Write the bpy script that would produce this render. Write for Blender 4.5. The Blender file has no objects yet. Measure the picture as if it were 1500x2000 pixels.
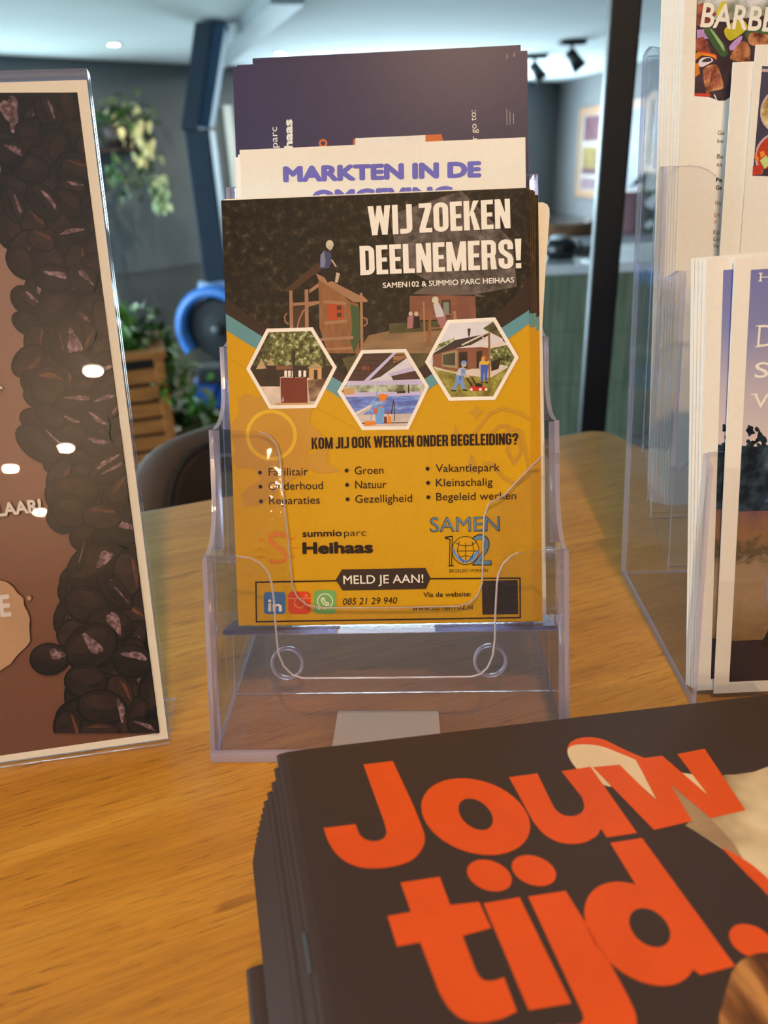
import bpy, bmesh, math, random
import numpy as np
from mathutils import Matrix, Vector
random.seed(7)
SC = bpy.context.scene
COL = SC.collection
# ------------------------------------------------------------------ camera
F = 1500.0
TZ = 1.04                       # height of the bar table's top
PITCH, ROLL = math.radians(25.153), math.radians(2.535)
g = np.array([math.cos(PITCH)*math.sin(ROLL), math.cos(PITCH)*math.cos(ROLL), math.sin(PITCH)])
e3 = np.array([0, 0, 1.0]); Yh = e3-(e3@g)*g; Yh /= np.linalg.norm(Yh)
ROT = np.array([np.cross(Yh, -g), Yh, -g])
CAM = np.array([0, 0, TZ+.262])
cd = bpy.data.cameras.new('camera'); cam = bpy.data.objects.new('camera', cd); COL.objects.link(cam)
cd.sensor_fit = 'VERTICAL'; cd.sensor_height = 36; cd.sensor_width = 27; cd.lens = 36*F/2000
cd.clip_start = .01; cd.clip_end = 100
cx, cy, cz = ROT@[1, 0, 0], ROT@[0, -1, 0], ROT@[0, 0, -1]
cam.matrix_world = Matrix(((cx[0], cy[0], cz[0], CAM[0]), (cx[1], cy[1], cz[1], CAM[1]), (cx[2], cy[2], cz[2], CAM[2]), (0, 0, 0, 1)))
cd.dof.use_dof = True; cd.dof.focus_distance = .385; cd.dof.aperture_fstop = 8.5
SC.camera = cam
# ------------------------------------------------------------------ light and exposure
vs = SC.view_settings
SC.display_settings.display_device = 'sRGB'
vs.view_transform = 'Standard'; vs.look = 'None'; vs.gamma = 1; vs.use_curve_mapping = False
vs.exposure = 0.0
SC.cycles.max_bounces = 10; SC.cycles.transparent_max_bounces = 40
SC.cycles.use_denoising = True
SC.cycles.sample_clamp_indirect = 6
W = bpy.data.worlds.new('sky'); SC.world = W; W.use_nodes = True
wn = W.node_tree.nodes; wl = W.node_tree.links
bg = wn['Background']; bg.inputs['Strength'].default_value = 5.0
tc = wn.new('ShaderNodeTexCoord'); sx = wn.new('ShaderNodeSeparateXYZ'); rp = wn.new('ShaderNodeValToRGB')
wl.new(tc.outputs['Generated'], sx.inputs[0]); wl.new(sx.outputs['Z'], rp.inputs[0]); wl.new(rp.outputs[0], bg.inputs[0])
rp.color_ramp.elements[0].position = 0.0; rp.color_ramp.elements[0].color = (.16, .26, .12, 1)
rp.color_ramp.elements[1].position = .05; rp.color_ramp.elements[1].color = (.62, .86, 1, 1)
ZC = 2.40                       # ceiling height

def light(name, kind, loc, energy, color, size=.1, rot=None, sizey=None, spread=None):
    l = bpy.data.lights.new(name, kind); o = bpy.data.objects.new(name, l); COL.objects.link(o)
    o.location = loc; l.energy = energy; l.color = color
    if kind == 'AREA':
        l.size = size
        if sizey: l.shape = 'RECTANGLE'; l.size_y = sizey
        else: l.shape = 'DISK'
        if spread: l.spread = spread
    if rot is not None: o.rotation_euler = rot
    return o
# daylight entering through the two glazed openings on the left of the room (openings cut further down)
WB0, WB1 = np.array([-3.92, 9.67]), np.array([3.58, 17.25])      # foot line of the far oblique wall
WBd = (WB1-WB0)/np.linalg.norm(WB1-WB0); WBn = np.array([WBd[1], -WBd[0]])   # normal into the room
COOL = (.60, .84, 1.0)
WIN1c, WIN1w, WIN1h = WB0-WBd*1.3, 4.2, 1.9
light('daylight_far_window', 'AREA', (WIN1c[0]+WBn[0]*.02, WIN1c[1]+WBn[1]*.02, .08+WIN1h/2), 125, COOL, WIN1w,
      (math.radians(90), 0, math.atan2(WBn[1], WBn[0])-math.pi/2), WIN1h)
light('daylight_left_window', 'AREA', (-6.98, 1.0, 1.25), 720, COOL, 6.4, (math.radians(90), 0, math.radians(-90)), 2.0)
WIN3a, WIN3b = WB0+WBd*3.75, WB0+WBd*9.3            # added opening that brightens the far right wall, unseen behind the leaflets
w3c = (WIN3a+WIN3b)/2
light('added_fill_back_window', 'AREA', (w3c[0]+WBn[0]*.02, w3c[1]+WBn[1]*.02, 1.25), 720, COOL, float(np.linalg.norm(WIN3b-WIN3a)), (math.radians(90), 0, math.atan2(WBn[1], WBn[0])-math.pi/2), 1.7)  # fill light of the added window
WARM = (1.0, .60, .30)

# ------------------------------------------------------------------ helpers
def lin(c):
    c = c/255.0
    return c/12.92 if c <= .04045 else ((c+.055)/1.055)**2.4
def S(r, g_, b): return (lin(r), lin(g_), lin(b))                # a colour as seen in neutral light
ILL = (.94, .64, .45)
def A(r, g_, b): return tuple(min(.92, max(.003, lin(x)/i)) for x, i in zip((r, g_, b), ILL))   # own colour of a thing seen in the warm lamp light

MATS = {}
def mat(name, col, rough=.5, noise=None, metal=0, spec=.5, emit=None, bump=None, col2=None, stretch=None, detail=4, ramp=None, coat=0):
    if name in MATS: return MATS[name]
    m = bpy.data.materials.new(name); m.use_nodes = True
    n, l = m.node_tree.nodes, m.node_tree.links; b = n['Principled BSDF']
    b.inputs['Base Color'].default_value = (*col, 1); b.inputs['Roughness'].default_value = rough
    b.inputs['Metallic'].default_value = metal; b.inputs['Specular IOR Level'].default_value = spec
    b.inputs['Coat Weight'].default_value = coat; b.inputs['Coat Roughness'].default_value = .08
    t = n.new('ShaderNodeTexCoord'); mp = n.new('ShaderNodeMapping'); l.new(t.outputs['Object'], mp.inputs[0])
    if stretch: mp.inputs['Scale'].default_value = stretch
    nz = n.new('ShaderNodeTexNoise'); l.new(mp.outputs[0], nz.inputs['Vector'])
    nz.inputs['Scale'].default_value = noise[0] if noise else 30; nz.inputs['Detail'].default_value = detail
    nz.inputs['Roughness'].default_value = .62
    r = n.new('ShaderNodeValToRGB'); l.new(nz.outputs['Fac'], r.inputs[0])
    amt = noise[1] if noise else .05
    if ramp:
        els = r.color_ramp.elements
        while len(els) < len(ramp): els.new(.5)
        for e_, (p, c) in zip(els, ramp): e_.position = p; e_.color = (*c, 1)
    else:
        c2 = col2 or tuple(min(1, x*(1+amt)) for x in col)
        c1 = col if col2 else tuple(x*(1-amt) for x in col)
        r.color_ramp.elements[0].position = .36; r.color_ramp.elements[1].position = .64
        r.color_ramp.elements[0].color = (*c1, 1); r.color_ramp.elements[1].color = (*c2, 1)
    l.new(r.outputs[0], b.inputs['Base Color'])
    if emit:
        b.inputs['Emission Color'].default_value = (*emit[0], 1); b.inputs['Emission Strength'].default_value = emit[1]
    if bump:
        bp = n.new('ShaderNodeBump'); bp.inputs['Strength'].default_value = bump[1]; bp.inputs['Distance'].default_value = bump[0]
        l.new(nz.outputs['Fac'], bp.inputs['Height']); l.new(bp.outputs[0], b.inputs['Normal'])
    if name.endswith('_print') and spec == .5: b.inputs['Specular IOR Level'].default_value = .22
    MATS[name] = m; return m

def mat_vert(name, stops, v0, v1, noise=(60, .25), rough=.35):
    """a printed picture whose colours change up the sheet (local y), broken up by noise"""
    if name in MATS: return MATS[name]
    m = bpy.data.materials.new(name); m.use_nodes = True
    n, l = m.node_tree.nodes, m.node_tree.links; b = n['Principled BSDF']; b.inputs['Roughness'].default_value = rough; b.inputs['Specular IOR Level'].default_value = .22
    t = n.new('ShaderNodeTexCoord'); s = n.new('ShaderNodeSeparateXYZ'); l.new(t.outputs['Object'], s.inputs[0])
    mr = n.new('ShaderNodeMapRange'); mr.inputs[1].default_value = v0; mr.inputs[2].default_value = v1; l.new(s.outputs['Y'], mr.inputs[0])
    nz = n.new('ShaderNodeTexNoise'); nz.inputs['Scale'].default_value = noise[0]; nz.inputs['Detail'].default_value = 6; nz.inputs['Roughness'].default_value = .7
    l.new(t.outputs['Object'], nz.inputs['Vector'])
    ma = n.new('ShaderNodeMath'); ma.operation = 'MULTIPLY_ADD'; l.new(nz.outputs['Fac'], ma.inputs[0]); ma.inputs[1].default_value = noise[1]; ma.inputs[2].default_value = -noise[1]/2
    ad = n.new('ShaderNodeMath'); l.new(mr.outputs[0], ad.inputs[0]); l.new(ma.outputs[0], ad.inputs[1])
    r = n.new('ShaderNodeValToRGB'); l.new(ad.outputs[0], r.inputs[0])
    els = r.color_ramp.elements
    while len(els) < len(stops): els.new(.5)
    for e_, (p, c) in zip(els, stops): e_.position = p; e_.color = (*c, 1)
    l.new(r.outputs[0], b.inputs['Base Color']); MATS[name] = m; return m

def mat_acrylic(name, tint=(.982, .978, .985), rough=.02, edge=0.0, edgecol=(.75, .72, .85), wavy=.12):
    if name in MATS: return MATS[name]
    m = bpy.data.materials.new(name); m.use_nodes = True
    n, l = m.node_tree.nodes, m.node_tree.links; n.remove(n['Principled BSDF']); out = n['Material Output']
    geo = n.new('ShaderNodeNewGeometry')
    mr = n.new('ShaderNodeMapRange'); mr.inputs[3].default_value = 1.49; mr.inputs[4].default_value = 1/1.49; l.new(geo.outputs['Backfacing'], mr.inputs[0])
    fr = n.new('ShaderNodeFresnel'); l.new(mr.outputs[0], fr.inputs['IOR'])
    nz = n.new('ShaderNodeTexNoise'); nz.inputs['Scale'].default_value = 18; nz.inputs['Detail'].default_value = 2
    bp = n.new('ShaderNodeBump'); bp.inputs['Strength'].default_value = wavy; bp.inputs['Distance'].default_value = .002; l.new(nz.outputs['Fac'], bp.inputs['Height'])
    tr = n.new('ShaderNodeBsdfTransparent'); tr.inputs[0].default_value = (*tint, 1)
    gl = n.new('ShaderNodeBsdfGlossy'); gl.inputs['Roughness'].default_value = rough; l.new(bp.outputs[0], gl.inputs['Normal'])
    mx = n.new('ShaderNodeMixShader'); l.new(fr.outputs[0], mx.inputs[0])
    last = tr
    if edge:
        df = n.new('ShaderNodeBsdfTranslucent'); df.inputs[0].default_value = (*edgecol, 1)
        d2 = n.new('ShaderNodeBsdfDiffuse'); d2.inputs[0].default_value = (*edgecol, 1)
        m2 = n.new('ShaderNodeMixShader'); m2.inputs[0].default_value = .75; l.new(df.outputs[0], m2.inputs[1]); l.new(d2.outputs[0], m2.inputs[2])
        m3 = n.new('ShaderNodeMixShader'); m3.inputs[0].default_value = edge; l.new(tr.outputs[0], m3.inputs[1]); l.new(m2.outputs[0], m3.inputs[2]); last = m3
    l.new(last.outputs[0], mx.inputs[1]); l.new(gl.outputs[0], mx.inputs[2]); l.new(mx.outputs[0], out.inputs[0])
    MATS[name] = m; return m
CLEAR = mat_acrylic('clear_acrylic')
FLAT = mat_acrylic('flat_clear_acrylic', (.985, .985, .985), .006, wavy=0)
EDGE = mat_acrylic('acrylic_edge_glint', (.80, .78, .88), .08, .42)  # pale lavender colour imitates light reflected inside the cut edges

# --- seeing: a photograph position to a ray, and from there to a place on a plane that stands in the room
def ray(px, py): return ROT@np.array([(px-750)/F, (py-1000)/F, 1.0])
def onz(px, py, z):
    v = ray(px, py); return CAM+v*(z-CAM[2])/v[2]
def ony(px, py, y):
    v = ray(px, py); return CAM+v*(y-CAM[1])/v[1]
def onpl(px, py, P, n):
    v = ray(px, py); n = np.asarray(n); return CAM+v*(((np.asarray(P)-CAM)@n)/(v@n))

class Frame:
    def __init__(s, O, U, V):
        s.O = np.array(O, float); s.U = np.array(U, float); s.U /= np.linalg.norm(s.U)
        V = np.array(V, float); V = V-(V@s.U)*s.U; s.V = V/np.linalg.norm(V); s.N = np.cross(s.U, s.V)
    def P(s, u, v, n=0): return s.O+s.U*u+s.V*v+s.N*n
    def px(s, x, y, n=0):
        p = onpl(x, y, s.O+s.N*n, s.N)-s.O; return (p@s.U, p@s.V)
    def M(s):
        return Matrix([[s.U[i], s.V[i], s.N[i], s.O[i]] for i in range(3)]+[[0, 0, 0, 1]])

def tag(o, label, cat, group=None, kind=None):
    if label: o['label'] = label
    if cat: o['category'] = cat
    if group: o['group'] = group
    if kind: o['kind'] = kind
    return o
def empty(name, loc, rz=0, mw=None):
    o = bpy.data.objects.new(name, None); o.empty_display_size = .05; COL.objects.link(o)
    if mw is not None: o.matrix_world = mw
    else: o.location = Vector(loc); o.rotation_euler = (0, 0, rz)
    return o

class MB:
    """collects geometry for ONE mesh object"""
    def __init__(s): s.v = []; s.f = []; s.mi = []; s.m = []; s.sm = []
    def mid(s, m):
        if m not in s.m: s.m.append(m)
        return s.m.index(m)
    def face(s, pts, m, smooth=False):
        b = len(s.v); s.v += [tuple(float(x) for x in p) for p in pts]; s.f.append(list(range(b, b+len(pts)))); s.mi.append(s.mid(m)); s.sm.append(smooth)
    def grid(s, rows, m, closed=False, smooth=True):
        b = len(s.v); R_ = len(rows); C_ = len(rows[0]); k = s.mid(m)
        for r in rows: s.v += [tuple(float(x) for x in p) for p in r]
        for i in range(R_-1):
            for j in range(C_ if closed else C_-1):
                j2 = (j+1) % C_
                s.f.append([b+i*C_+j, b+i*C_+j2, b+(i+1)*C_+j2, b+(i+1)*C_+j]); s.mi.append(k); s.sm.append(smooth)
    def box(s, lo, hi, m, M=None):
        x0, y0, z0 = lo; x1, y1, z1 = hi
        p = [(x0, y0, z0), (x1, y0, z0), (x1, y1, z0), (x0, y1, z0), (x0, y0, z1), (x1, y0, z1), (x1, y1, z1), (x0, y1, z1)]
        if M is not None: p = [tuple(M@Vector(q)) for q in p]
        b = len(s.v); s.v += p; k = s.mid(m)
        for f in ((0, 3, 2, 1), (4, 5, 6, 7), (0, 1, 5, 4), (1, 2, 6, 5), (2, 3, 7, 6), (3, 0, 4, 7)):
            s.f.append([b+i for i in f]); s.mi.append(k); s.sm.append(False)
    def slab(s, fr, pts, n, t, m, me, O=(0, 0, 0)):
        """a plate: outline pts (u,v) at offset n, thickness t; rim faces get the edge material"""
        a = [fr.P(u, v, n)-np.array(O) for u, v in pts]; b_ = [fr.P(u, v, n+t)-np.array(O) for u, v in pts]
        s.face(a[::-1], m); s.face(b_, m); k = len(pts)
        for i in range(k):
            j = (i+1) % k; s.face([a[i], a[j], b_[j], b_[i]], me)
    def tube(s, p0, p1, r0, r1, m, seg=16, caps=True, smooth=True):
        p0, p1 = np.array(p0, float), np.array(p1, float); d = p1-p0; d /= np.linalg.norm(d)
        a = np.cross(d, [0, 0, 1.0] if abs(d[2]) < .9 else [1.0, 0, 0]); a /= np.linalg.norm(a); b = np.cross(d, a)
        r = [[p+rr*(a*math.cos(2*math.pi*k/seg)+b*math.sin(2*math.pi*k/seg)) for k in range(seg)] for p, rr in ((p0, r0), (p1, r1))]
        s.grid(r, m, True, smooth)
        if caps: s.face(r[0][::-1], m); s.face(r[1], m)
    def lathe(s, prof, m, c=(0, 0, 0), seg=24, M=None):
        rows = []
        for r, z in prof:
            row = [(c[0]+r*math.cos(2*math.pi*k/seg), c[1]+r*math.sin(2*math.pi*k/seg), c[2]+z) for k in range(seg)]
            if M is not None: row = [tuple(M@Vector(q)) for q in row]
            rows.append(row)
        s.grid(rows, m, True)
    def build(s, name, parent=None, mw=None, loc=None, bevel=None, weld=True):
        me = bpy.data.meshes.new(name); me.from_pydata(s.v, [], s.f)
        for m in s.m: me.materials.append(m)
        me.polygons.foreach_set('material_index', s.mi); me.polygons.foreach_set('use_smooth', s.sm); me.update()
        if weld:
            bm = bmesh.new(); bm.from_mesh(me); bmesh.ops.remove_doubles(bm, verts=bm.verts, dist=1e-6)
            bmesh.ops.recalc_face_normals(bm, faces=bm.faces); bm.to_mesh(me); bm.free()
        o = bpy.data.objects.new(name, me); COL.objects.link(o)
        if parent is not None: o.parent = parent
        if mw is not None: o.matrix_world = mw
        if loc is not None: o.location = loc
        if bevel:
            b = o.modifiers.new('bevel', 'BEVEL'); b.width = bevel; b.segments = 3; b.limit_method = 'ANGLE'; b.angle_limit = math.radians(40)
        return o

def smooth(pts, k=6):
    """Catmull-Rom through the points, closed"""
    out = []; n = len(pts)
    for i in range(n):
        p0, p1, p2, p3 = (np.array(pts[(i+j-1) % n], float) for j in range(4))
        for t in np.linspace(0, 1, k, endpoint=False): out.append(tuple(.5*((2*p1)+(-p0+p2)*t+(2*p0-5*p1+4*p2-p3)*t*t+(-p0+3*p1-3*p2+p3)*t**3)))
    return out
# --- lettering
TXT = {}
def glyphs(body, off=0.0, shear=0.0):
    k = (body, off, shear)
    if k in TXT: return TXT[k]
    c = bpy.data.curves.new('lettering', 'FONT'); c.body = body; c.offset = off; c.shear = shear; c.resolution_u = 4; c.fill_mode = 'FRONT'
    o = bpy.data.objects.new('lettering', c); COL.objects.link(o); bpy.context.view_layer.update()
    me = bpy.data.meshes.new_from_object(o.evaluated_get(bpy.context.evaluated_depsgraph_get()))
    r = ([tuple(v.co[:2]) for v in me.vertices], [list(p.vertices) for p in me.polygons])
    bpy.data.objects.remove(o); bpy.data.curves.remove(c); bpy.data.meshes.remove(me)
    TXT[k] = r; return r
CAPH = None
def block_font():
    """heavy condensed poster capitals, cap height 1: letter -> (width, polygons)"""
    s = .165; G = {}
    R = lambda x0, y0, x1, y1: [(x0, y0), (x1, y0), (x1, y1), (x0, y1)]
    def A_(cx, cy, r, a0, a1, n=6): return [(cx+r*math.cos(math.radians(a0+(a1-a0)*k/n)), cy+r*math.sin(math.radians(a0+(a1-a0)*k/n))) for k in range(n+1)]
    def stroke(pts, w=s, closed=False):
        n = len(pts); L = []; Rr = []
        for i in range(n):
            a = pts[i-1] if (i or closed) else pts[i]; b = pts[(i+1) % n] if (i < n-1 or closed) else pts[i]
            dx, dy = b[0]-a[0], b[1]-a[1]; l = math.hypot(dx, dy); nx, ny = -dy/l*w/2, dx/l*w/2; L.append((pts[i][0]+nx, pts[i][1]+ny)); Rr.append((pts[i][0]-nx, pts[i][1]-ny))
        return [[L[i], L[(i+1) % n], Rr[(i+1) % n], Rr[i]] for i in range(n if closed else n-1)]
    h = s/2; x0, x1, y0, y1, r = h, .43-h, h, 1-h, .125; w = .43
    TR, TL_, BL, BR = A_(x1-r, y1-r, r, 0, 90), A_(x0+r, y1-r, r, 90, 180), A_(x0+r, y0+r, r, 180, 270), A_(x1-r, y0+r, r, 270, 360)
    G['O'] = (w, stroke(TR+TL_+BL+BR, s, True))
    G['S'] = (w, stroke([(x1, .66)]+TR+TL_+[(x0, .70), (x0+.03, .60), (x1-.03, .42), (x1, .32)]+BR[::-1]+BL[::-1]+[(x0, .36)]))
    G['G'] = (w, stroke([(x1, .66)]+TR+TL_+BL+BR+[(x1, .5)])+[R(.22, .40, w, .53)])
    G['J'] = (.36, stroke([(.36-h, 1), (.36-h, .25)]+A_(.36-h-.11, y0+.11, .11, 0, -90)+[(.0, y0)]))
    G['D'] = (w, [R(0, 0, s, 1)]+stroke([(h, y1)]+TR[::-1]+BR[::-1]+[(h, y0)]))
    def bowl(ya, yb, xr): rr = .1; return stroke([(h, yb)]+A_(xr-rr, yb-rr, rr, 90, 0)+A_(xr-rr, ya+rr, rr, 0, -90)+[(h, ya)], s*.92)
    G['B'] = (w, [R(0, 0, s, 1)]+bowl(.52, y1+.006, x1-.01)+bowl(y0-.006, .52, x1))
    G['R'] = (w+.01, [R(0, 0, s, 1)]+bowl(.48, y1+.006, x1)+[[(.24, .46), (.38, .50), (.44, 0), (.27, 0)]])
    G['?'] = (w, stroke([(x0, .66)]+TL_[::-1]+TR[::-1]+[(x1, .68), (x1-.03, .56), (.23, .46), (.215, .28)])+[R(.13, 0, .30, .17)])
    G['!'] = (.19, [[(.03, .27), (.16, .27), (.19, 1), (0, 1)], R(.015, 0, .175, .17)])
    G['E'] = (.345, [R(0, 0, s, 1), R(0, .845, .345, 1), R(0, .43, .32, .57), R(0, 0, .345, .155)])
    G['L'] = (.335, [R(0, 0, s, 1), R(0, 0, .335, .155)]); G['I'] = (s, [R(0, 0, s, 1)])
    G['N'] = (.44, [R(0, 0, .15, 1), R(.29, 0, .44, 1), [(0, 1), (.16, 1), (.44, 0), (.28, 0)]])
    G['M'] = (.58, [R(0, 0, .15, 1), R(.43, 0, .58, 1), [(0, 1), (.17, 1), (.35, 0), (.23, 0)], [(.41, 1), (.58, 1), (.35, 0), (.23, 0)]])
    G['W'] = (.66, [[(0, 1), (.165, 1), (.265, 0), (.105, 0)], [(.12, 0), (.26, 0), (.40, 1), (.27, 1)], [(.26, 1), (.39, 1), (.54, 0), (.40, 0)], [(.495, 1), (.66, 1), (.555, 0), (.395, 0)]])
    G['Z'] = (.37, [R(0, .845, .37, 1), R(0, 0, .37, .155), [(.19, .86), (.37, .86), (.18, .14), (0, .14)]])
    G['K'] = (.45, [R(0, 0, s, 1), [(.14, .44), (.28, .62), (.44, 1), (.275, 1)], [(.17, .60), (.30, .62), (.46, 0), (.285, 0)]])
    return G
BLOCK = None
def block(body, gap=.05, space=.15):
    global BLOCK
    if BLOCK is None: BLOCK = block_font()
    x = 0; vs_, fs = [], []
    for ch in body:
        if ch == ' ': x += space; continue
        w, polys = BLOCK[ch]
        for p in polys: k = len(vs_); vs_ += [(x+q[0], q[1]) for q in p]; fs.append(list(range(k, k+len(p))))
        x += w+gap
    return vs_, fs

class Print(MB):
    """a printed sheet: everything in the sheet's own (u, v), ink layers a few hundredths of a mm apart"""
    def __init__(s, fr, n=0.0, dz=.00004): super().__init__(); s.fr = fr; s.n = n; s.dz = dz; s.lim = None
    def q(s, p): return s.fr.px(p[0], p[1], s.n)
    def uv(s, pts, m, layer=1):
        if s.lim: pts = [(min(max(u, s.lim[0]), s.lim[1]), min(max(v, s.lim[2]), s.lim[3])) for u, v in pts]
        s.face([(u, v, s.n+s.dz*layer) for u, v in pts], m)
    def px(s, pts, m, layer=1): s.uv([s.q(p) for p in pts], m, layer)
    def sheet(s, u0, u1, v0, v1, t, m):
        s.box((u0, v0, s.n-t), (u1, v1, s.n), m)
    def ell(s, c, rx, ry, m, layer=1, rot=0, seg=28, hole=None):
        cu, cv = c; P_ = lambda f, a: (cu+f*(rx*math.cos(a)*math.cos(rot)-ry*math.sin(a)*math.sin(rot)), cv+f*(rx*math.cos(a)*math.sin(rot)+ry*math.sin(a)*math.cos(rot)))
        an = [2*math.pi*k/seg for k in range(seg)]
        if hole is None: s.uv([P_(1, a) for a in an], m, layer)
        else:
            for k in range(seg): s.uv([P_(1, an[k]), P_(1, an[(k+1) % seg]), P_(hole, an[(k+1) % seg]), P_(hole, an[k])], m, layer)
    def pxell(s, c, rx, ry, m, layer=1, rot=0, hole=None, seg=28):
        cu, cv = s.q(c); a = s.q((c[0]+1, c[1])); b = s.q((c[0], c[1]-1))
        s.ell((cu, cv), rx*math.hypot(a[0]-cu, a[1]-cv), ry*math.hypot(b[0]-cu, b[1]-cv), m, layer, rot, seg, hole)
    def line(s, pts, w, m, layer=1, closed=False):
        """a printed stroke through photo positions, w wide in sheet units"""
        P_ = [s.q(p) for p in pts]
        if closed: P_ = P_+[P_[0]]
        for i_, (a, b) in enumerate(zip(P_, P_[1:])):
            d = (b[0]-a[0], b[1]-a[1]); L = math.hypot(*d) or 1e-9; nx, ny = -d[1]/L*w/2, d[0]/L*w/2; ex, ey = d[0]/L*w*.35, d[1]/L*w*.35
            s.uv([(a[0]+nx-ex, a[1]+ny-ey), (a[0]-nx-ex, a[1]-ny-ey), (b[0]-nx+ex, b[1]-ny+ey), (b[0]+nx+ex, b[1]+ny+ey)], m, layer+(i_ % 3)*3e-6/s.dz)
    def text(s, body, p0, p1, cap, m, layer=3, off=0.0, shear=0.0, heavy=False):
        """letters from baseline start p0 to baseline end p1 (photo positions); cap = cap height in photo pixels"""
        global CAPH
        if CAPH is None: CAPH = max(v[1] for v in glyphs('H')[0])
        vs_, fs = block(body) if heavy else glyphs(body, min(off, 0), shear)
        x0 = min(v[0] for v in vs_); x1 = max(v[0] for v in vs_)
        a, b = np.array(s.q(p0)), np.array(s.q(p1)); d = b-a; L = np.linalg.norm(d); d /= L; up = np.array([-d[1], d[0]])
        dx, dy = p1[0]-p0[0], p1[1]-p0[1]; LL = math.hypot(dx, dy); pn = (dy/LL, -dx/LL)
        c = np.array(s.q((p0[0]+pn[0]*cap, p0[1]+pn[1]*cap))); hgt = np.linalg.norm(c-a)
        fx, fy = L/(x1-x0+2*max(off, 0)), (hgt if heavy else hgt/(CAPH+2*max(off, 0)))
        mi = s.mid(m); lift = 0.0          # bold faces are thickened by overprinting shifted copies
        for sx_, sy_ in (((0, 0),) if heavy or off <= 0 else [(0, 0)]+[(off*math.cos(t*math.pi/4), off*math.sin(t*math.pi/4)) for t in range(8)]):
            k = len(s.v)
            for x, y in vs_:
                q = a+d*((x+sx_-x0+max(off, 0))*fx)+up*((y+sy_+max(off, 0))*fy); s.v.append((q[0], q[1], s.n+s.dz*layer+lift))
            lift += 4e-6
            for f in fs: s.f.append([k+i for i in f]); s.mi.append(mi); s.sm.append(False)
            if heavy:          # strokes of one letter overlap: each a few microns above the last
                for j, f in enumerate(fs):
                    for i in f: v_ = s.v[k+i]; s.v[k+i] = (v_[0], v_[1], v_[2]+3e-6*(j % 24))
    def build(s, name, parent=None, mw=None): return super().build(name, parent, mw if mw is not None else s.fr.M(), weld=False)
# ================================================================== the room
MW = mat('wall_paint', S(94, 102, 107), .85, (3, .05))
MC = mat('ceiling_paint', S(226, 230, 230), .9, (2, .02))
MFl = mat('floor_boards', S(42, 39, 36), .16, (6, .25), stretch=(1, 8, 1))
MWF = mat('window_frame_paint', S(40, 42, 46), .4)
def quadwall(name, a, b, z0, z1, t, holes=(), m=MW):
    """wall standing on the line a-b, t thick away from the room (left of a->b); holes = (s0, s1, z0, z1) along it"""
    a, b = np.array(a, float), np.array(b, float); L = np.linalg.norm(b-a); d = (b-a)/L; n = np.array([-d[1], d[0]])
    mb = MB(); cuts = sorted(holes); s = 0; rects = []
    for (s0, s1, h0, h1) in cuts:
        rects.append((s, s0, z0, z1)); rects.append((s0, s1, z0, h0)); rects.append((s0, s1, h1, z1)); s = s1
    rects.append((s, L, z0, z1))
    for (q0, q1, w0, w1) in rects:
        if q1-q0 < 1e-4 or w1-w0 < 1e-4: continue
        p = [a+d*q0, a+d*q1, a+d*q1+n*t, a+d*q0+n*t]
        lo = [(x[0], x[1], w0) for x in p]; hi = [(x[0], x[1], w1) for x in p]
        mb.face(lo[::-1], m); mb.face(hi, m)
        for i in range(4): j = (i+1) % 4; mb.face([lo[i], lo[j], hi[j], hi[i]], m)
    return tag(mb.build(name), None, None, kind='structure')
FLOORPOLY = [(-7.0, -4.0), (6.27, -4.0), (3.88, 17.55), tuple(WB0-WBd*4.4)]
COR = (3.88, 17.55)
WLc = WB0+WBd*((-7.0-WB0[0])/WBd[0])      # where the oblique wall meets the left wall
poly = [(-7, -5.5), (6.27, -5.5), COR, tuple(WLc)]
for nm, z0, z1, m in (('floor', -.1, 0, MFl), ('ceiling', ZC, ZC+.1, MC)):
    mb = MB(); fr = Frame((0, 0, 0), (1, 0, 0), (0, 1, 0)); mb.slab(fr, poly, z0, z1-z0, m, m); tag(mb.build(nm), None, None, kind='structure')
w1s = [np.dot(WIN1c-WIN1w/2*WBd-np.array(WLc), WBd), np.dot(WIN1c+WIN1w/2*WBd-np.array(WLc), WBd)]
quadwall('wall_back', tuple(WLc), COR, 0, ZC, .12, [(w1s[0], w1s[1], .08, .08+WIN1h), (np.dot(WIN3a-np.array(WLc), WBd), np.dot(WIN3b-np.array(WLc), WBd), .4, 2.1)])
quadwall('wall_right', COR, (6.27, -5.5), 0, ZC, .12, m=mat('grey_wall_paint', S(88, 88, 88), .85, (3, .05)))
quadwall('wall_front', (6.27, -5.5), (-7, -5.5), 0, ZC, .12)
Lw = WLc[1]+4
quadwall('wall_left', (-7, -5.5), tuple(WLc), 0, ZC, .12, [(3.5, 9.7, .25, 2.25)])
def glazing(name, a, b, z0, z1, nx):
    a, b = np.array(a, float), np.array(b, float); L = np.linalg.norm(b-a); d = (b-a)/L; fr = Frame((a[0], a[1], z0), (d[0], d[1], 0), (0, 0, 1))
    h = z1-z0; mb = MB(); w = .06
    for k in range(nx+1): s = (L-w)*k/nx; mb.slab(fr, [(s, 0), (s+w, 0), (s+w, h), (s, h)], -.03, .06, MWF, MWF)
    for z in (0, h-w): mb.slab(fr, [(0, z), (L, z), (L, z+w), (0, z+w)], -.028, .056, MWF, MWF)
    o = tag(mb.build(name), None, None, kind='structure')
    g_ = MB(); g_.slab(fr, [(0, 0), (L, 0), (L, h), (0, h)], -.004, .008, FLAT, FLAT); g_.build('window_pane', o)
off = -WBn*.06
glazing('window_1', WIN1c-WBd*WIN1w/2+off, WIN1c+WBd*WIN1w/2+off, .08, .08+WIN1h, 3)
glazing('window_added', WIN3a+off, WIN3b+off, .4, 2.1, 4)  # added window, put in for its light on the right wall
glazing('window_2', (-7.06, -2.0), (-7.06, 4.2), .25, 2.25, 4)
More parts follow.
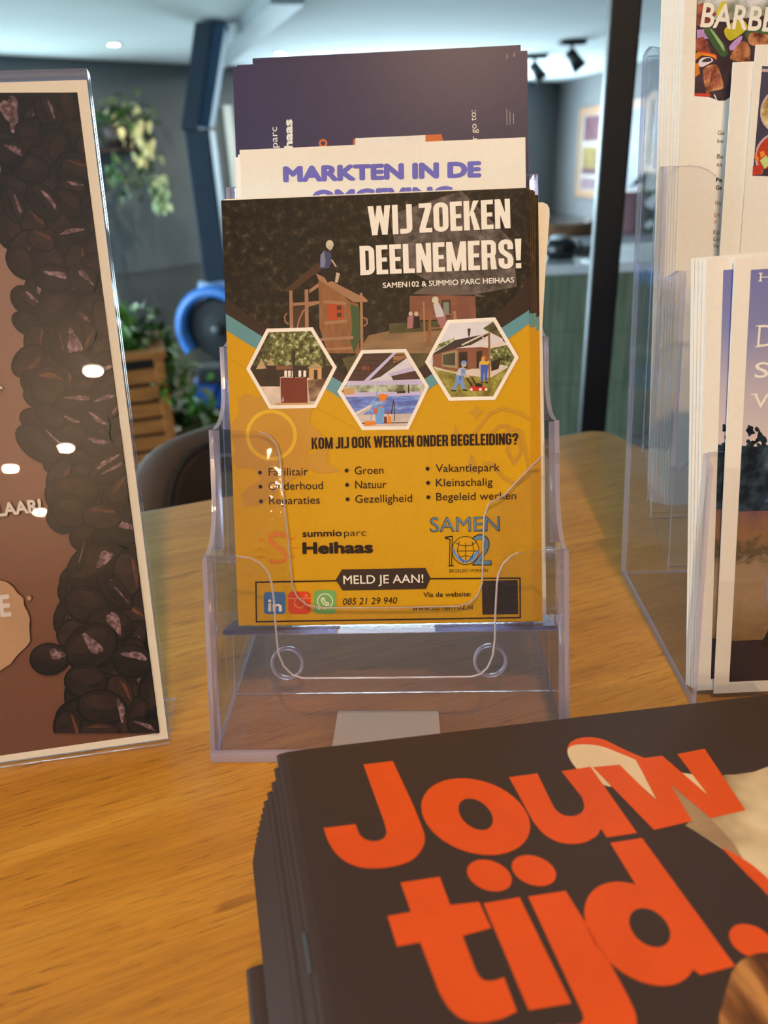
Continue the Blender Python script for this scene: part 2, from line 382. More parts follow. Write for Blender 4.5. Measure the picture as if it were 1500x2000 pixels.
# roof trim running towards the bent column
MTr = mat('roof_trim_paint', S(150, 158, 162), .6)
b0, b1 = onz(560, -20, ZC), onz(405, 128, ZC)
def beam(name, a, b, w, h, z1, m):
    a, b = np.array(a[:2]), np.array(b[:2]); d = (b-a)/np.linalg.norm(b-a); n = np.array([-d[1], d[0]])
    mb = MB(); p = [a-n*w/2, b-n*w/2, b+n*w/2, a+n*w/2]
    lo = [(q[0], q[1], z1-h) for q in p]; hi = [(q[0], q[1], z1) for q in p]
    mb.face(lo[::-1], m); mb.face(hi, m)
    for i in range(4): j = (i+1) % 4; mb.face([lo[i], lo[j], hi[j], hi[i]], m)
    return tag(mb.build(name), None, None, kind='structure')
beam('trim_1', b0, b1, .26, .09, ZC, MTr)

# ================================================================== lamps of the room
MBk = mat('black_lamp_metal', S(22, 23, 26), .45)
MBulb = mat('lit_bulb', (1, 1, 1), .5, emit=((1, .86, .68), 40))
MChr = mat('white_lamp_ring', S(220, 220, 218), .4)
def downlight(p, label, group=None, watt=None, r=.06, cat='ceiling light', col=WARM):
    root = empty('downlight', (p[0], p[1], ZC)); tag(root, label, cat, group)
    mb = MB(); mb.lathe([(r*.95, -.001), (r*1.3, -.001), (r*1.3, -.012), (r*.95, -.012)], MChr); mb.build('trim_ring', root)
    mb = MB(); mb.lathe([(.0005, -.006), (r*.95, -.006)], MBulb); mb.build('bulb', root)
    if watt: light('downlight_glow', 'AREA', (p[0], p[1], ZC-.02), watt, col, r*1.6)
    return root
sp = [((222, 88), 'small bright recessed ceiling light above the hanging plant on the left'), ((546, 105), 'small bright recessed ceiling light just above the navy leaflets'), ((1095, 140), 'small bright recessed ceiling light near the two black spotlights')]
for p, lb in sp: downlight(onz(p[0], p[1]-2, ZC), lb, 'recessed lights in the far ceiling', 25, .062, col=(1, .85, .65))
for q in ((.5, 13.2), (1.6, 14.2), (-.2, 11.9)): downlight(q, 'added recessed light brightening the far wall, unseen behind the leaflets', 'recessed lights in the far ceiling', 40, .062, col=(1, .85, .65))  # extra unseen lamps added to lift the far wall
def spot(p, label, aim):
    root = empty('track_spotlight', (p[0], p[1], ZC), aim); tag(root, label, 'spotlight', 'black spotlights under the ceiling')
    mb = MB(); mb.box((-.16, -.07, -.05), (.16, .07, 0), MBk); mb.build('mounting_plate', root, bevel=.01)
    mb = MB(); mb.tube((0, 0, -.05), (0, 0, -.12), .02, .02, MBk); mb.build('stem', root)
    mb = MB(); mb.tube((-.03, .02, -.11), (.1, -.05, -.30), .06, .085, MBk, 20); mb.build('lamp_head', root)
spot(onz(1118, 78, ZC), 'black ceiling spotlight, the nearer of the two, left of the black post', .2)
spot(onz(1045, 106, ZC), 'black ceiling spotlight, the farther of the two, beside the navy leaflets', .2)

# ================================================================== far things on the left
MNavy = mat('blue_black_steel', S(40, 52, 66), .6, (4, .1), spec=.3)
MNavyL = mat('sky_reflection_steel_face', S(84, 114, 146), .65, (3, .12), spec=.25)  # lighter blue stands in for sky reflected in the steel
# bent steel column of the roof frame
cy_ = 8.0
root = empty('steel_column', (ony(385, 260, cy_)[0], cy_, 0)); tag(root, 'tall dark blue steel column with a bend, left of the navy leaflets', 'column')
o0 = np.array([root.location[0], cy_, 0]); zb = ony(360, 255, cy_)[2]; xt = ony(399, 40, cy_)[0]-ony(360, 255, cy_)[0]
xl, xr = ony(364, 262, cy_)[0]-o0[0], ony(414, 262, cy_)[0]-o0[0]
mb = MB()
mb.box((xl, -.12, 0), (xr, .2, zb), MNavy); mb.build('lower_shaft', root, bevel=.02)
ztp = ZC-.02; sh = ony(383, 40, cy_)[0]-ony(362, 262, cy_)[0]
mb = MB()
def prism(mb, lo, hi, m):
    mb.face(lo[::-1], m); mb.face(hi, m)
    for i in range(len(lo)): j = (i+1) % len(lo); mb.face([lo[i], lo[j], hi[j], hi[i]], m)
w_ = xr-xl; wu = w_*1.0
prism(mb, [(xl-.02, -.12, zb), (xl-.02+wu*.62, -.12, zb), (xl-.02+wu*.62, .2, zb), (xl-.02, .2, zb)], [(xl+sh, -.12, ztp), (xl+sh+wu*.62, -.12, ztp), (xl+sh+wu*.62, .2, ztp), (xl+sh, .2, ztp)], MNavy)
mb.build('upper_shaft', root)
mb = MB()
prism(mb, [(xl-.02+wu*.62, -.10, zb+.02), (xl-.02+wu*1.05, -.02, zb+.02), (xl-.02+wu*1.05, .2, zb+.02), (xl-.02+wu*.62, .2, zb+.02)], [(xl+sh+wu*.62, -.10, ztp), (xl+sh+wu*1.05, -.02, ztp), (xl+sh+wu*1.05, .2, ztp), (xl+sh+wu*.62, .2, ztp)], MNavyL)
tag(mb.build('side_flange', root), 'flange along the upper part, its sky reflection coloured in as lighter blue', None)

def onwall(px, py, P, d):
    n = np.array([d[1], -d[0], 0]); return onpl(px, py, (P[0], P[1], 0), n)
# pale door leaf / panel on the far wall
MPale = mat('pale_panel_paint', S(196, 208, 208), .6)
def wallpanel(name, c4, P, d, t, m, label, cat, frame=None, fm=None, parent=None):
    pts = [onwall(*q, P, d) for q in c4]
    s = [np.dot(p[:2]-np.array(P), d) for p in pts]; zz = [p[2] for p in pts]
    s0, s1, z0, z1 = min(s), max(s), min(zz), max(zz)
    fr = Frame((P[0], P[1], 0), (d[0], d[1], 0), (0, 0, 1)); c = fr.P((s0+s1)/2, z0, 0)
    root = tag(empty(name, c), label, cat)
    return root, fr, c, s0, s1, z0, z1
r_, fr, c, s0, s1, z0, z1 = wallpanel('wall_panel', [(432, 206), (468, 385)], WB0, WBd, .03, MPale, 'tall pale grey panel on the back wall between the bent column and the navy leaflets', 'wall panel')
mb = MB(); mb.slab(fr, [(s0, z0), (s1, z0), (s1, z1), (s0, z1)], .003, .04, MPale, MPale, c); mb.build('panel_board', r_, loc=(0, 0, 0))

# ---- foliage
MLf = [mat('leaf_green', S(84, 140, 34), .5, (20, .25)), mat('leaf_dark', S(44, 84, 30), .5, (20, .25)), mat('leaf_pale', S(176, 196, 150), .5, (20, .15)), mat('leaf_yellow', S(206, 204, 150), .5, (20, .12)), mat('leaf_olive', S(72, 92, 62), .55, (20, .2))]
MSt = mat('plant_stem', S(70, 90, 40), .6)
def leaf(mb, c, d, size, m, rng):
    d = np.array(d, float); d /= np.linalg.norm(d); s = np.cross(d, [0, 0, 1.0]); s = s/np.linalg.norm(s) if np.linalg.norm(s) > .1 else np.array([1.0, 0, 0])
    s = s*math.cos(.6)+np.cross(d, s)*math.sin(rng.uniform(-1, 1)); n = np.cross(s, d); c = np.array(c)
    w = size*.36
    sp_ = [c, c+d*size*.5-n*size*.10, c+d*size*.98-n*size*.3]
    L_ = [c+d*size*.28+s*w*.9+n*size*.05, c+d*size*.62+s*w*.75-n*size*.03]; R_ = [c+d*size*.28-s*w*.9+n*size*.05, c+d*size*.62-s*w*.75-n*size*.03]
    mb.face([sp_[0], sp_[1], L_[0]], m, True); mb.face([sp_[1], L_[1], L_[0]], m, True); mb.face([sp_[1], sp_[2], L_[1]], m, True)
    mb.face([sp_[0], R_[0], sp_[1]], m, True); mb.face([sp_[1], R_[0], R_[1]], m, True); mb.face([sp_[1], R_[1], sp_[2]], m, True)
def vine_plant(root, base, tips, mats, size, n, rng, spread):
    fo = MB(); st = MB()
    for tp, wgt in tips:
        tp = np.array(tp); b = np.array(base); mid = (b+tp)/2+np.array([0, 0, max(0, (b[2]-tp[2])*.25)+spread*.5])
        pth = [b*(1-t)**2+2*mid*t*(1-t)+tp*t*t for t in np.linspace(0, 1, 9)]
        for a, c_ in zip(pth, pth[1:]): st.tube(a, c_, size*.05, size*.04, MSt, 6)
        for k in range(int(n*wgt)):
            t = rng.random()**.8; i = min(7, int(t*8)); p = pth[i]+(pth[i+1]-pth[i])*(t*8-i)+np.array([rng.gauss(0, spread), rng.gauss(0, spread*.7), rng.gauss(0, spread)])
            dv = [rng.gauss(0, 1), rng.gauss(0, 1)-.5, rng.gauss(0, .8)-.35]
            leaf(fo, p, dv, size*rng.uniform(.7, 1.3), rng.choice(mats), rng)
    fo.build('foliage', root, weld=False); st.build('stems', root, weld=False)
rng = random.Random(3)
# trailing plant on a bracket shelf on the far wall
hp = onwall(212, 262, WB0, WBd)
root = tag(empty('wall_plant', hp), 'trailing green and cream plant hanging on the dark back wall', 'plant')
MPot = mat('dark_pot', S(52, 36, 30), .6); MWd = mat('shelf_wood', S(60, 40, 30), .6)
bse = np.array([WBn[0]*.22, WBn[1]*.22, .02])
mb = MB(); mb.lathe([(.001, -.16), (.13, -.16), (.18, .05), (.165, .05), (.12, -.13)], MPot, tuple(bse)); mb.build('pot', root)
fr = Frame((0, 0, 0), (WBd[0], WBd[1], 0), (0, 0, 1))
mb = MB(); a_ = [np.array([WBd[0]*s+WBn[0]*q, WBd[1]*s+WBn[1]*q, 0]) for s, q in ((-.45, .004), (.3, .004), (.3, .42), (-.45, .42))]
prism(mb, [tuple(p+np.array([0, 0, -.2])) for p in a_], [tuple(p+np.array([0, 0, -.165])) for p in a_], MWd); mb.build('shelf_board', root)
def wp(px, py, off=.35): p = onwall(px, py, WB0, WBd)-hp; return (p[0]+WBn[0]*off, p[1]+WBn[1]*off, p[2])
b2 = (bse[0], bse[1], bse[2]+.08)
vine_plant(root, b2, [(wp(228, 215), .9), (wp(270, 240), 1), (wp(195, 225), .7), (wp(255, 290), 1)], [MLf[4], MLf[1], MLf[4], MLf[3]], .13, 42, rng, .09)
fo = MB()
for (px, py, k, sp_, mm) in ((232, 252, 22, .09, 3), (246, 292, 20, .08, 3), (250, 330, 16, .08, 4), (278, 360, 18, .05, 2), (280, 385, 14, .04, 2), (282, 402, 6, .03, 2), (225, 330, 14, .09, 4), (200, 320, 12, .08, 1), (205, 355, 8, .08, 4), (228, 350, 8, .06, 4)):
    for _ in range(k):
        p = np.array(wp(px, py, .4))+np.array([rng.gauss(0, sp_), rng.gauss(0, sp_), rng.gauss(0, sp_*1.2)])
        leaf(fo, p, (rng.gauss(0, .6), rng.gauss(0, .6)-.4, -1), .12*rng.uniform(.7, 1.3), MLf[mm], rng)
fo.build('hanging_tendrils', root, weld=False)

# ---- slatted wooden planter with a green plant
MSl = mat('planter_slat_wood', S(186, 122, 62), .55, (9, .22), stretch=(1, 1, 9), bump=(.002, .3))
PY = 3.2; pr = ony(317, 684, PY); yaw = math.radians(17)
root = tag(empty('planter_box', (pr[0], PY, 0), yaw), 'tall slatted wooden planter box standing left of the chair', 'planter')
PW, PD, PH = .52, .42, pr[2]
for k in range(12):
    zt = PH-.075-k*.0735
    if zt < .02: break
    mb = MB(); mb.box((-PW+.03, .004, zt-.058), (-.035, .022, zt), MSl); mb.build('front_slat', root, bevel=.003)
for x in (-PW, -.04):
    for y in (0, PD-.04): mb = MB(); mb.box((x, y, 0), (x+.04, y+.04, PH-.03), MSl); mb.build('post', root, bevel=.003)
for y0, y1 in ((-.012, .05), (PD-.05, PD+.012)): mb = MB(); mb.box((-PW-.012, y0, PH-.03), (.012, y1, PH), MSl); mb.build('top_rail', root, bevel=.003)
for x0, x1 in ((-PW-.012, -PW+.05), (-.05, .012)): mb = MB(); mb.box((x0, .0505, PH-.03), (x1, PD-.0505, PH), MSl); mb.build('top_rail', root, bevel=.003)
mb = MB(); mb.box((-PW+.012, .03, .02), (-.012, PD-.012, PH-.05), mat('planter_liner', S(34, 32, 30), .8)); mb.build('inner_bin', root)
PB = Matrix.Translation((pr[0], PY, 0))@Matrix.Rotation(yaw, 4, 'Z')
pc = PB@Vector((-.22, .2, PH-.05))
root = tag(empty('leafy_plant', pc), 'bright green leafy plant spilling over the slatted planter', 'plant')
tips = []
for (px, py, yy, wg) in ((232, 590, 3.3, .8), (262, 605, 3.4, .9), (300, 625, 3.45, 1), (322, 650, 3.45, 1), (338, 668, 3.4, .9), (345, 700, 3.3, 1), (360, 735, 3.25, 1.1), (372, 752, 3.25, 1), (345, 770, 3.2, 1), (240, 640, 3.15, .7)):
    tips.append((tuple(ony(px, py, yy)-np.array(pc)), wg))
vine_plant(root, (0, 0, .02), tips, [MLf[0], MLf[0], MLf[1], MLf[1], MLf[2]], .055, 46, rng, .032)
# low variegated plant on the floor beside it
bp_ = ony(390, 812, 3.6)
root = tag(empty('low_plant', (bp_[0], 3.6, 0)), 'low green and white plant between the planter and the chair', 'plant')
mb = MB(); mb.lathe([(.001, 0), (.1, 0), (.13, bp_[2]-.14), (.115, bp_[2]-.14), (.1, .02)], MPot); mb.build('pot', root)
tips = [(tuple(ony(px, py, yy)-np.array([bp_[0], 3.6, 0])), 1) for px, py, yy in ((350, 800, 3.5), (375, 790, 3.55), (392, 808, 3.5), (410, 805, 3.5), (360, 830, 3.45), (385, 828, 3.45), (420, 815, 3.5))]
vine_plant(root, (0, 0, bp_[2]-.14), tips, [MLf[0], MLf[2], MLf[2], MLf[1]], .075, 26, rng, .04)

# ---- blue wheeled machine by the far wall
MBl = mat('blue_enamel', S(62, 122, 200), .35, (5, .1)); MBd = mat('dark_blue_enamel', S(34, 76, 146), .4, (5, .12)); MRub = mat('black_rubber', S(24, 25, 28), .7, (8, .1))
by = 4.3; wc = ony(432, 640, by); o0 = np.array([wc[0], by, 0])
root = tag(empty('wheeled_machine', tuple(o0)), 'blue wheeled machine with a big black wheel behind the chair', 'machine')
pxm = by/F*1.0
mb = MB(); Mx = Matrix.Translation((0, 0, wc[2]))@Matrix.Rotation(math.radians(-14), 4, 'Z')@Matrix.Rotation(math.radians(90), 4, 'X')
mb.lathe([(.001, .05), (.07, .055), (.1, .035), (.15, .05), (.17, .03), (.17, -.05), (.15, -.06), (.001, -.06)], MRub, seg=36, M=Mx); mb.build('wheel', root)
mb = MB(); mb.lathe([(.001, .075), (.03, .075), (.035, .055)], mat('hub_grey', S(70, 72, 76), .4), M=Mx); mb.build('hub', root)
mb = MB()
rows = []
for k in range(15):
    a = math.radians(60+k*11); rr = (.185, .235)
    rows.append([tuple(Mx@Vector((r*math.cos(a), r*math.sin(a), z))) for r, z in ((rr[0], .10), (rr[1], .08), (rr[1], -.10), (rr[0], -.10))])
mb.grid(rows, MBl, True); mb.build('fender', root)
def brel(px, py, y=by): p = ony(px, py, y); return np.array([p[0], y, p[2]])-o0
mb = MB(); mb.tube(brel(388, 556), brel(470, 574), .022, .022, mat('pale_blue_bar', S(130, 160, 196), .35)); mb.build('handle_bar', root)
mb = MB(); mb.tube(brel(470, 574), brel(455, 640)+np.array([0, .08, 0]), .02, .02, MBd); mb.build('handle_post', root)
for (a, b, w) in (((418, 715), (380, 812), .075), ((440, 730), (425, 830), .05)):
    p, q = brel(*a), brel(*b); q2 = p+(q-p)*(p[2]/(p[2]-q[2])) if p[2] > q[2] else q
    mb = MB(); d_ = q2-p; prism(mb, [tuple(p+d_+np.array(v)) for v in ((-w, -w*.5, 0), (w, -w*.5, 0), (w, w*.5, 0), (-w, w*.5, 0))], [tuple(p+np.array(v)) for v in ((-w, -w*.5, 0), (w, -w*.5, 0), (w, w*.5, 0), (-w, w*.5, 0))], MBd); mb.build('leg', root, bevel=.01)
mb = MB(); mb.box((-.16, -.08, wc[2]-.30), (.18, .1, wc[2]-.21), MRub); mb.build('chassis', root, bevel=.02)
# ================================================================== far things on the right
WRd = np.array([6.27-COR[0], -5.5-COR[1]]); WRd /= np.linalg.norm(WRd)
MFr = mat('picture_frame_wood', S(128, 98, 74), .5, (6, .1)); MPic = mat('picture_paper', S(128, 120, 112), .6)
def picture(c4, label, prints, frame=True, name='framed_picture'):
    root, fr, c, s0, s1, z0, z1 = wallpanel(name, c4, COR, WRd, .03, MFr, label, 'picture')
    fr = Frame(tuple(fr.P(s0, z0, 0)), (WRd[0], WRd[1], 0), (0, 0, 1)); w, h = s1-s0, z1-z0; root.matrix_world = fr.M()
    b = min(.14*w, .12) if frame else 0
    f0 = Frame((0, 0, 0), (1, 0, 0), (0, 1, 0))
    if frame:
        mb = MB()
        for q in (((0, 0), (w, 0), (w, b), (0, b)), ((0, h-b), (w, h-b), (w, h), (0, h)), ((0, b), (b, b), (b, h-b), (0, h-b)), ((w-b, b), (w, b), (w, h-b), (w-b, h-b))): mb.slab(f0, q, .003, .05, MFr, MFr)
        o = mb.build('frame', root)
    mb = MB(); mb.slab(f0, [(b, b), (w-b, b), (w-b, h-b), (b, h-b)], .003, .03, MPic, MPic)
    for (u0, u1, v0, v1, m) in prints:
        U0, U1, V0, V1 = b+(w-2*b)*u0, b+(w-2*b)*u1, b+(h-2*b)*v0, b+(h-2*b)*v1
        mb.face([(U0, V0, .0335), (U1, V0, .0335), (U1, V1, .0335), (U0, V1, .0335)], m)
    mb.build('picture_sheet', root)
    return root
mA, mB_, mC_, mD_ = (mat('print_plum', S(76, 44, 52), .5, (5, .3)), mat('print_mustard', S(104, 86, 44), .5, (6, .35)), mat('print_mauve', S(100, 80, 84), .5, (5, .2)), mat('print_grey', S(84, 84, 90), .5, (4, .3)))
picture([(1138, 212), (1182, 390)], 'narrow wood framed picture on the right wall left of the black post', [(.1, .9, .66, .98, mA), (.1, .9, .30, .58, mB_), (.1, .9, .22, .30, mA), (.1, .9, .02, .17, mC_)])
picture([(1232, 196), (1256, 392)], 'tall wood framed grey picture just right of the black post', [(.05, .95, .02, .98, mD_)])
picture([(1277, 180), (1304, 338)], 'white picture with a dark shape seen behind the right leaflet holder', [(.2, .95, .35, .8, mD_), (.1, .9, .03, .33, mB_)])
sp_ = onwall(1103, 216, COR, WRd)
root = tag(empty('wall_speaker', sp_, math.atan2(WRd[1], WRd[0])), 'small cream box mounted high on the far grey wall', 'speaker')
MCr = mat('cream_plastic', S(214, 212, 196), .5)
mb = MB(); mb.box((-.35, .004, -.17), (.35, .16, .17), MCr); mb.build('housing', root, bevel=.02)
mb = MB(); mb.box((-.28, .161, -.13), (.28, .166, .13), mat('cream_grille', S(196, 194, 180), .7, (80, .2))); mb.build('grille', root)

# tiled counter
CY = 2.9
MTile = mat('green_tile', S(124, 138, 118), .22, (6, .22), stretch=(6, 6, .6)); MGr = mat('tile_grout', S(176, 184, 168), .8)
MTop = mat('pale_counter_top', S(226, 234, 242), .14, (8, .05), coat=.8)
zt = ony(1110, 517, CY)[2]; xl_ = .42; xr_ = 2.05
root = tag(empty('counter', ((xl_+xr_)/2, CY, 0)), 'counter clad in narrow green tiles with a pale top, behind the black post', 'counter'); ox = (xl_+xr_)/2
mb = MB(); mb.box((xl_-ox, 0, zt-.035), (xr_-ox, .55, zt), MTop); mb.build('worktop', root, bevel=.004)
mb = MB(); mb.box((xl_-ox+.02, .02, .0), (xr_-ox-.02, .53, zt-.0355), MGr)
tw, th = .0305, .205; x = xl_-ox+.022; 
while x+tw < xr_-ox-.02:
    z = zt-.04
    while z > .02:
        z0 = max(.003, z-th); 
        mb.box((x+.001, .012, z0+.001), (x+tw-.001, .0195, z-.001), MTile); z -= th
    x += tw
mb.build('tiled_body', root, weld=False)
# things on and behind the counter
MGs = mat('grey_upholstery', S(168, 168, 176), .8, (40, .08), bump=(.001, .2)); MBr = mat('brown_leather', S(120, 82, 56), .5, (8, .2))
bx0, bx1 = ony(1108, 470, 4.6)[0], 3.6
root = tag(empty('sofa', ((bx0+bx1)/2, 4.6, 0)), 'long grey sofa with a rounded back edge behind the tiled counter', 'sofa'); hw = (bx1-bx0)/2; zs = ony(1150, 466, 4.6)[2]
mb = MB(); mb.box((-hw, 0, .35), (hw, .16, zs), MGs); mb.build('backrest', root, bevel=.05)
mb = MB(); mb.box((-hw, .17, .2), (hw, .75, .46), MGs); mb.build('seat', root, bevel=.05)
for sx_ in (-1, 1):
    mb = MB(); mb.box((sx_*hw-(.16 if sx_ > 0 else 0), .171, .2), (sx_*hw+(.16 if sx_ < 0 else 0), .75, .62), MGs); mb.build('armrest', root, bevel=.04)
for fx in (-hw+.1, hw-.1):
    for fy in (.1, .65): mb = MB(); mb.tube((fx, fy, 0), (fx, fy, .21), .02, .03, MBk, 10); mb.build('foot', root)
MBl2 = mat('black_plastic', S(20, 21, 24), .3); MSil = mat('silver_plate', S(170, 176, 184), .3)
kp = ony(1093, 516, CY+.2)
root = tag(empty('coffee_pot', (kp[0], CY+.2, zt)), 'round black pot with a pale lid on the counter beside the yellow flyers', 'pot')
mb = MB(); mb.lathe([(.001, .001), (.05, .001), (.062, .02), (.06, .05), (.045, .068), (.001, .07)], MBl2); mb.build('body', root)
mb = MB(); mb.lathe([(.001, .084), (.025, .083), (.036, .0705), (.001, .0705)], MSil, (-.004, 0, 0)); mb.build('lid', root)
mb = MB()
for k in range(6):
    a0, a1 = math.radians(-70+k*140/6), math.radians(-70+(k+1)*140/6); mb.tube((.052+.03*math.cos(a0), 0, .036+.026*math.sin(a0)), (.052+.03*math.cos(a1), 0, .036+.026*math.sin(a1)), .005, .005, MBl2, 8)
mb.build('handle', root)
dp = ony(1128, 517, CY+.25)
root = tag(empty('tray', (dp[0]+.05, CY+.34, zt)), 'flat dark tray on the counter right of the black pot', 'tray')
mb = MB(); mb.lathe([(.001, .001), (.07, .001), (.085, .016), (.08, .016), (.068, .004), (.001, .004)], mat('dark_tray', S(60, 62, 68), .35)); mb.build('dish', root)
# brown armchairs farther back
def armchair(px, py0, yy, w, label, rz, m):
    p = ony(px, py0, yy); root = tag(empty('armchair', (p[0], yy, 0), rz), label, 'armchair', 'armchairs beyond the grey sofa'); h = p[2]
    mb = MB(); rows = []
    for i in range(9):
        a = math.radians(-100+i*25); rr = w/2
        rows.append([(rr*math.sin(a)*f, -rr*math.cos(a)*f*.9, z) for f, z in ((1, .42), (1.06, h-.06), (1.03, h-.01), (.9, h), (.84, h-.03), (.82, .42))])
    mb.grid(rows, m); mb.face(rows[0], m); mb.face(rows[-1][::-1], m); mb.build('shell_back', root)
    mb = MB(); mb.lathe([(.001, .38), (w*.38, .38), (w*.41, .44), (w*.36, .50), (.001, .51)], m); mb.build('seat', root)
    for sx_, sy_ in ((-1, -1), (1, -1), (1, 1), (-1, 1)): mb = MB(); mb.tube((sx_*w*.3, sy_*w*.3, .385), (sx_*w*.36, sy_*w*.36, 0), .02, .014, MBk, 8); mb.build('leg', root)
armchair(1092, 432, 6.6, .62, 'brown leather armchair beyond the sofa, next to the yellow flyers', .3, MBr)
armchair(1140, 440, 7.6, .6, 'dark brown armchair beyond the sofa, partly hidden by the black post', -.3, mat('dark_brown_leather', S(84, 58, 46), .5, (8, .2)))
def low_table(): pass
MMv = mat('mauve_fabric', S(150, 112, 122), .85, (20, .1))
cp = ony(1238, 470, 4.45)
root = tag(empty('cushion', (cp[0]+.06, 4.84, .4605)), 'mauve cushion standing on the grey sofa right of the black post', 'cushion')
h_ = ony(1240, 375, 4.8)[2]-.4605; mb = MB(); rows = []
for i in range(13):
    v = i/12; rows.append([((math.cos(a)*.12*(1-abs(2*v-1)**4*.22)), math.sin(a)*.06*math.sqrt(max(.02, 1-abs(2*v-1)**2.2)), v*h_) for a in [2*math.pi*k/24 for k in range(24)]])
mb.grid(rows, MMv, True); mb.face(rows[0][::-1], MMv); mb.face(rows[-1], MMv); mb.build('cover', root)
pp = ony(1246, 372, 6.2)
root = tag(empty('potted_plant', (pp[0]+.15, 6.2, 0)), 'dark green potted plant beyond the mauve cushion right of the black post', 'plant')
mb = MB(); mb.lathe([(.001, 0), (.16, 0), (.2, .4), (.18, .4), (.15, .05)], MPot); mb.build('pot', root)
vine_plant(root, (0, 0, .4), [((-.16, 0, pp[2]-.03), 1), ((.02, .05, pp[2]+.05), 1), ((.2, 0, pp[2]-.05), 1)], [MLf[1]], .2, 14, rng, .05)

# black steel post just behind the table's corner
MPost = mat('black_post_paint', S(24, 24, 27), .45, (6, .15), spec=.35)
PYp = 1.25; a_, b_ = ony(1130, 838, PYp), ony(1180, 838, PYp)
root = tag(empty('steel_post', ((a_[0]+b_[0])/2, PYp, 0)), 'square black steel post rising behind the corner of the wooden table', 'post')
hw = (b_[0]-a_[0])/2*1.02; Mz = Matrix.Rotation(math.radians(-9), 4, 'Z'); hs = hw*.92
mb = MB(); mb.box((-hs, -hs, .012), (hs, hs, ZC-.0005), MPost, Mz); mb.build('shaft', root, bevel=.003)
mb = MB(); mb.box((-hs*2, -hs*2, 0), (hs*2, hs*2, .0115), MPost, Mz); mb.build('foot_plate', root)

# ================================================================== bar table
def mat_oak():
    m = bpy.data.materials.new('oak_veneer'); m.use_nodes = True; n, l = m.node_tree.nodes, m.node_tree.links; b = n['Principled BSDF']
    t = n.new('ShaderNodeTexCoord')
    def noise(scale, detail, st, rough=.6, dist=0):
        mp = n.new('ShaderNodeMapping'); mp.inputs['Scale'].default_value = st; l.new(t.outputs['Object'], mp.inputs[0])
        z = n.new('ShaderNodeTexNoise'); z.inputs['Scale'].default_value = scale; z.inputs['Detail'].default_value = detail; z.inputs['Roughness'].default_value = rough; z.inputs['Distortion'].default_value = dist
        l.new(mp.outputs[0], z.inputs['Vector']); return z.outputs['Fac']
    def ramp(f, st):
        r = n.new('ShaderNodeValToRGB'); l.new(f, r.inputs[0]); els = r.color_ramp.elements
        while len(els) < len(st): els.new(.5)
        for e_, (p, c) in zip(els, st): e_.position = p; e_.color = (*c, 1)
        return r.outputs[0]
    def mix(a, c, f, mode='MULTIPLY'):
        x = n.new('ShaderNodeMix'); x.data_type = 'RGBA'; x.blend_type = mode; x.inputs[0].default_value = f; l.new(a, x.inputs[6]); l.new(c, x.inputs[7]); return x.outputs[2]
    base = ramp(noise(5, 6, (1, 9, 1), .65, .6), [(.28, (.50, .222, .014)), (.5, (.64, .300, .024)), (.72, (.76, .395, .048))])
    fine = ramp(noise(26, 8, (1, 16, 1), .75), [(.3, (.58, .52, .44)), (.55, (1, 1, 1))])
    c = mix(base, fine, .75)
    pore = ramp(noise(60, 4, (1, 20, 1), .5, .3), [(.30, (.30, .22, .14)), (.40, (1, 1, 1))])
    c = mix(c, pore, .75)
    pk = ramp(noise(14, 3, (1, 5, 1), .5), [(.27, (.35, .25, .16)), (.31, (1, 1, 1))])
    c = mix(c, pk, .5)
    # glued lamellas of slightly different tone
    s = n.new('ShaderNodeSeparateXYZ'); l.new(t.outputs['Object'], s.inputs[0])
    dv = n.new('ShaderNodeMath'); dv.operation = 'DIVIDE'; l.new(s.outputs['Y'], dv.inputs[0]); dv.inputs[1].default_value = .085
    fl = n.new('ShaderNodeMath'); fl.operation = 'FLOOR'; l.new(dv.outputs[0], fl.inputs[0])
    wn_ = n.new('ShaderNodeTexWhiteNoise'); wn_.noise_dimensions = '1D'; l.new(fl.outputs[0], wn_.inputs['W'])
    c = mix(c, ramp(wn_.outputs['Value'], [(0, (.86, .84, .80)), (1, (1.0, 1.0, 1.0))]), 1)
    l.new(c, b.inputs['Base Color']); b.inputs['Roughness'].default_value = .36; b.inputs['Specular IOR Level'].default_value = .5; b.inputs['Coat Weight'].default_value = .35; b.inputs['Coat Roughness'].default_value = .22
    bp = n.new('ShaderNodeBump'); bp.inputs['Strength'].default_value = .12; bp.inputs['Distance'].default_value = .0008; l.new(noise(40, 5, (1, 18, 1)), bp.inputs['Height']); l.new(bp.outputs[0], b.inputs['Normal'])
    return m
MOak = mat_oak()
corner = np.array([.2245, .7345]); aL = math.radians(200); TL, TR = 1.5, 1.25
dl = np.array([math.cos(aL), math.sin(aL)]); dr = np.array([-dl[1], dl[0]])      # along the two far edges
root = tag(empty('bar_table', (corner[0], corner[1], 0), aL+math.pi), 'oak topped high table that everything stands on', 'table')
